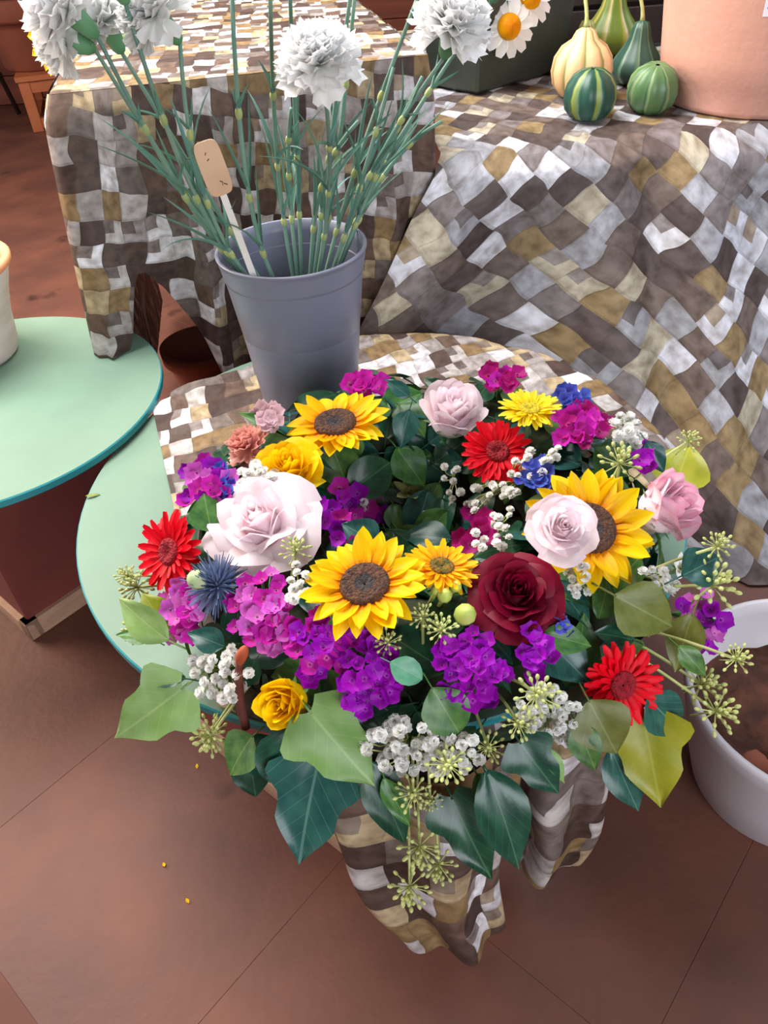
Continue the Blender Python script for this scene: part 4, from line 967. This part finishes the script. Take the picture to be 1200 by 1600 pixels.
# dark slatted backdrop, added to give the darkness behind the gourds
M['darkwood'] = solid('dark_backdrop_wood', (52, 38, 34), (40, 30, 28), 5, .7, .15, 40, stretch=(6, 1, 1))
ck = at_z(868, 84, RZT+.012)
cr0 = obj('backdrop_crate', None, None, T(ck.x, ck.y, RZT+.014) @ RZ(ra), 'dark slatted crate added as a backdrop behind the gourds', 'crate')
for j in range(4): obj('slat', MB().add(box(0, .5, 0, .016, .004+j*.095, .09+j*.095, .003)).mesh('slat', M['darkwood'], False), cr0)
for x in (0.0, .47): obj('post', MB().add(box(x, x+.03, .0165, .045, 0, .385)).mesh('post', M['darkwood'], False), cr0)
obj('back_panel', MB().add(box(0, .5, .20, .216, 0, .385)).mesh('back_panel', M['darkwood'], False), cr0)
for x in (0.0, .488): obj('side_panel', MB().add(box(x, x+.012, .046, .20, 0, .385)).mesh('side_panel', M['darkwood'], False), cr0)
# big terracotta pot with sticker
tl = at_z(1048, 168, RZT+.01); tr_ = .205; tc_ = Vector((tl.x+tr_*.985, tl.y+.04, RZT+.012))
tp = obj('terracotta_pot', None, None, T(*tc_), 'large terracotta pot with a white sticker beside the gourds', 'flower pot')
TH = .40
obj('pot_body', MB().add(lathe([(.001, 0), (tr_-.012, 0), (tr_-.003, .004), (tr_, .012), (tr_+.004, .05), (tr_+.0065, .053), (tr_+.012, .1), (tr_+.035, TH*.8)], 96)).mesh('pot_body', M['terra']), tp)
obj('pot_rim', MB().add(lathe([(tr_+.033, TH*.79), (tr_+.05, TH*.8), (tr_+.056, TH*.98), (tr_+.05, TH), (tr_+.036, TH), (tr_+.02, TH*.7), (tr_-.02, .03), (.001, .03)], 96)).mesh('pot_rim', M['terra']), tp)
def on_pot(a, z, dr=.0012):
    r = tr_+.012+(z-.1)/(TH*.8-.1)*.023+dr; return (r*math.cos(a), r*math.sin(a), z)
dv = at_y(1193, 12, tc_.y-tr_)-tc_; a0 = math.atan2(dv.y, dv.x); z0 = max(.12, dv.z)
st = obj('sticker', MB().add(grid(lambda u, v: on_pot(a0-.005+u*.28, z0-.016+v*.05), 8, 2)).mesh('sticker', M['sticker']), tp)
mb = MB()
for k in range(6): mb.add(grid(lambda u, v: on_pot(a0+.02+u*.2, z0-.004+k*.006+v*.003, .002), 8, 1))
obj('sticker_print', mb.mesh('sticker_print', M['sticker_ink']), st)
# dark green planter with daisies
pc = at_z(745, 150, RZT+.012)
pl_ = obj('planter_box', None, None, T(pc.x, pc.y, RZT+.014) @ RZ(math.radians(38)), 'dark green box planter with white daisies behind the gourds', 'planter')
def ptaper(data, zt, k):
    v, f, uv = data; return [(x-(k*z/zt if x < .02 else -k*z/zt), y-(k*z/zt if y < .02 else -k*z/zt), z) for x, y, z in v], f, uv
obj('planter_body', MB().add(ptaper(box(0, .30, 0, .16, 0, .24, .006), .24, .02)).mesh('planter_body', M['planter'], False), pl_)
obj('planter_soil', MB().add(box(-.01, .31, -.01, .17, .2405, .243)).mesh('soil', M['soil'], False), pl_)
DP = MB().add(petal_grid(1, .60, lambda v: max(.1, math.sin(PI*(v*.75+.13))**.6), .1, -.3, 0, 3, 5)).mesh('daisy_petal', M['white_p'])
def daisy(x, y, Y, R, n, lab):
    p = at_y(x, y, Y); foot = pl_.matrix_basis @ Vector((.12, .06, .244))
    root = obj('daisy', None, None, T(*p), lab, 'flower', 'daisies over the planter')
    fm = frame(n, None)
    obj('stem', MB().add(tube([q-p for q in bez(foot, foot+Vector((0, 0, .14)), p, 8)], .002, 5)).mesh('stem', M['stem']), root)
    obj('flower_centre', MB().add(lathe([(.001, .5), (.25, .45), (.42, .28), (.48, .05), (.4, -.1), (.001, -.12)], 16), S(R)).mesh('centre', M['ora_g']), root, fm)
    for i in range(12): obj('petal', DP, root, fm @ RZ(2*PI*i/12) @ T(0, R*.35, 0) @ RX(-.15) @ S(R*.75))
daisy(795, 42, 1.93, .055, (.1, -.85, .25), 'white daisy with orange-yellow centre hanging over the dark planter')
daisy(828, -2, 1.97, .05, (.2, -.7, .5), 'white daisy with yellow centre standing higher over the dark planter')

# yellow bloom peeping out behind the left edge of the tall table
yb = obj('cut_sunflower', None, None, T(0, 0, 0), 'yellow-petalled bloom poking out behind the left table edge', 'flower')
p = at_y(92, 52, 1.75); fm = frame((-.3, -.8, .4), None, p)
obj('flower_centre', MB().add(lathe([(.001, .012), (.02, .01), (.028, 0), (.001, -.01)], 20)).mesh('centre', M['seed']), yb, fm)
obj('stem', MB().add(tube(bez(p, p+Vector((.03, .05, -.08)), Vector((p.x+.10, p.y+.12, LZ+.012)), 6), .004, 6)).mesh('stem', M['stem']), yb)
for i in range(14): obj('petal', rnd.choice(SUN), yb, fm @ RZ(2*PI*i/14) @ T(0, .024, 0) @ S(.055))

# ------------------------------------------------------------------ far background by the wall
p = at_z(62, 205, 0)
bp = at_z(35, 178, 0)
cr = obj('wooden_trestle', None, None, T(p.x, p.y, 0) @ RZ(.25), 'orange wooden trestle frame carrying the terracotta planter', 'trestle')
for x in (0, .62):
    for y in (0, .5): obj('leg', MB().add(box(x-.03, x+.03, y-.03, y+.03, 0, .26, .004)).mesh('leg', M['orangewood'], False), cr)
    obj('side_rail', MB().add(box(x-.025, x+.025, .03, .47, .02, .07)).mesh('rail', M['orangewood'], False), cr)
for y in (0, .5):
    obj('front_rail', MB().add(box(.03, .59, y-.025, y+.025, .20, .26)).mesh('rail', M['orangewood'], False), cr)
    obj('foot_rail', MB().add(box(.03, .59, y-.025, y+.025, .02, .07)).mesh('rail', M['orangewood'], False), cr)
obj('shelf_board', MB().add(box(-.04, .66, -.04, .54, .26, .285)).mesh('shelf', M['orangewood'], False), cr)
q = cr.matrix_basis @ Vector((.10, .25, .2855))
fp = obj('terracotta_planter', None, None, T(*q), 'wide terracotta planter with thick rim by the back wall', 'flower pot')
obj('pot_body', MB().add(lathe([(.001, 0), (.19, 0), (.2, .01), (.26, .22), (.27, .25)], 48)).mesh('pot_body', M['terra_dark']), fp)
obj('pot_rim', MB().add(lathe([(.265, .24), (.31, .245), (.32, .26), (.32, .34), (.31, .35), (.29, .35), (.26, .23), (.001, .2)], 48)).mesh('pot_rim', M['terra_dark']), fp)
s0 = at_z(34, 180, 0)
ms_ = obj('metal_stand', None, None, T(s0.x-.25, s0.y-.05, 0), 'black iron plant stand with slanting legs by the back wall', 'plant stand')
for i in range(4):
    a = 2*PI*i/4+.1
    obj('leg', MB().add(tube([(.25*math.cos(a), .25*math.sin(a), .012), (.14*math.cos(a), .14*math.sin(a), .60)], .014, 6)).mesh('leg', M['black']), ms_)
for r_, z_ in ((.21, .22), (.155, .60)):
    obj('ring', MB().add(grid(lambda u, v: ((r_+.011*math.cos(v*2*PI))*math.cos(u*2*PI), (r_+.011*math.cos(v*2*PI))*math.sin(u*2*PI), z_+.011*math.sin(v*2*PI)), 32, 8)).mesh('ring', M['black']), ms_)
# dark saucer-like pot on the floor behind the stands
p = at_z(300, 615, 0)
fp2 = obj('brown_pot', None, None, T(p.x+.06, p.y-.02, 0), 'dark brown clay pot on the floor between the stands and the table', 'flower pot')
obj('pot_body', MB().add(lathe([(.001, 0), (.07, 0), (.095, .13)], 36)).mesh('pot_body', M['terra_dark']), fp2)
obj('pot_rim', MB().add(lathe([(.094, .128), (.106, .13), (.108, .165), (.1, .168), (.09, .12), (.001, .1)], 36)).mesh('pot_rim', M['terra_dark']), fp2)
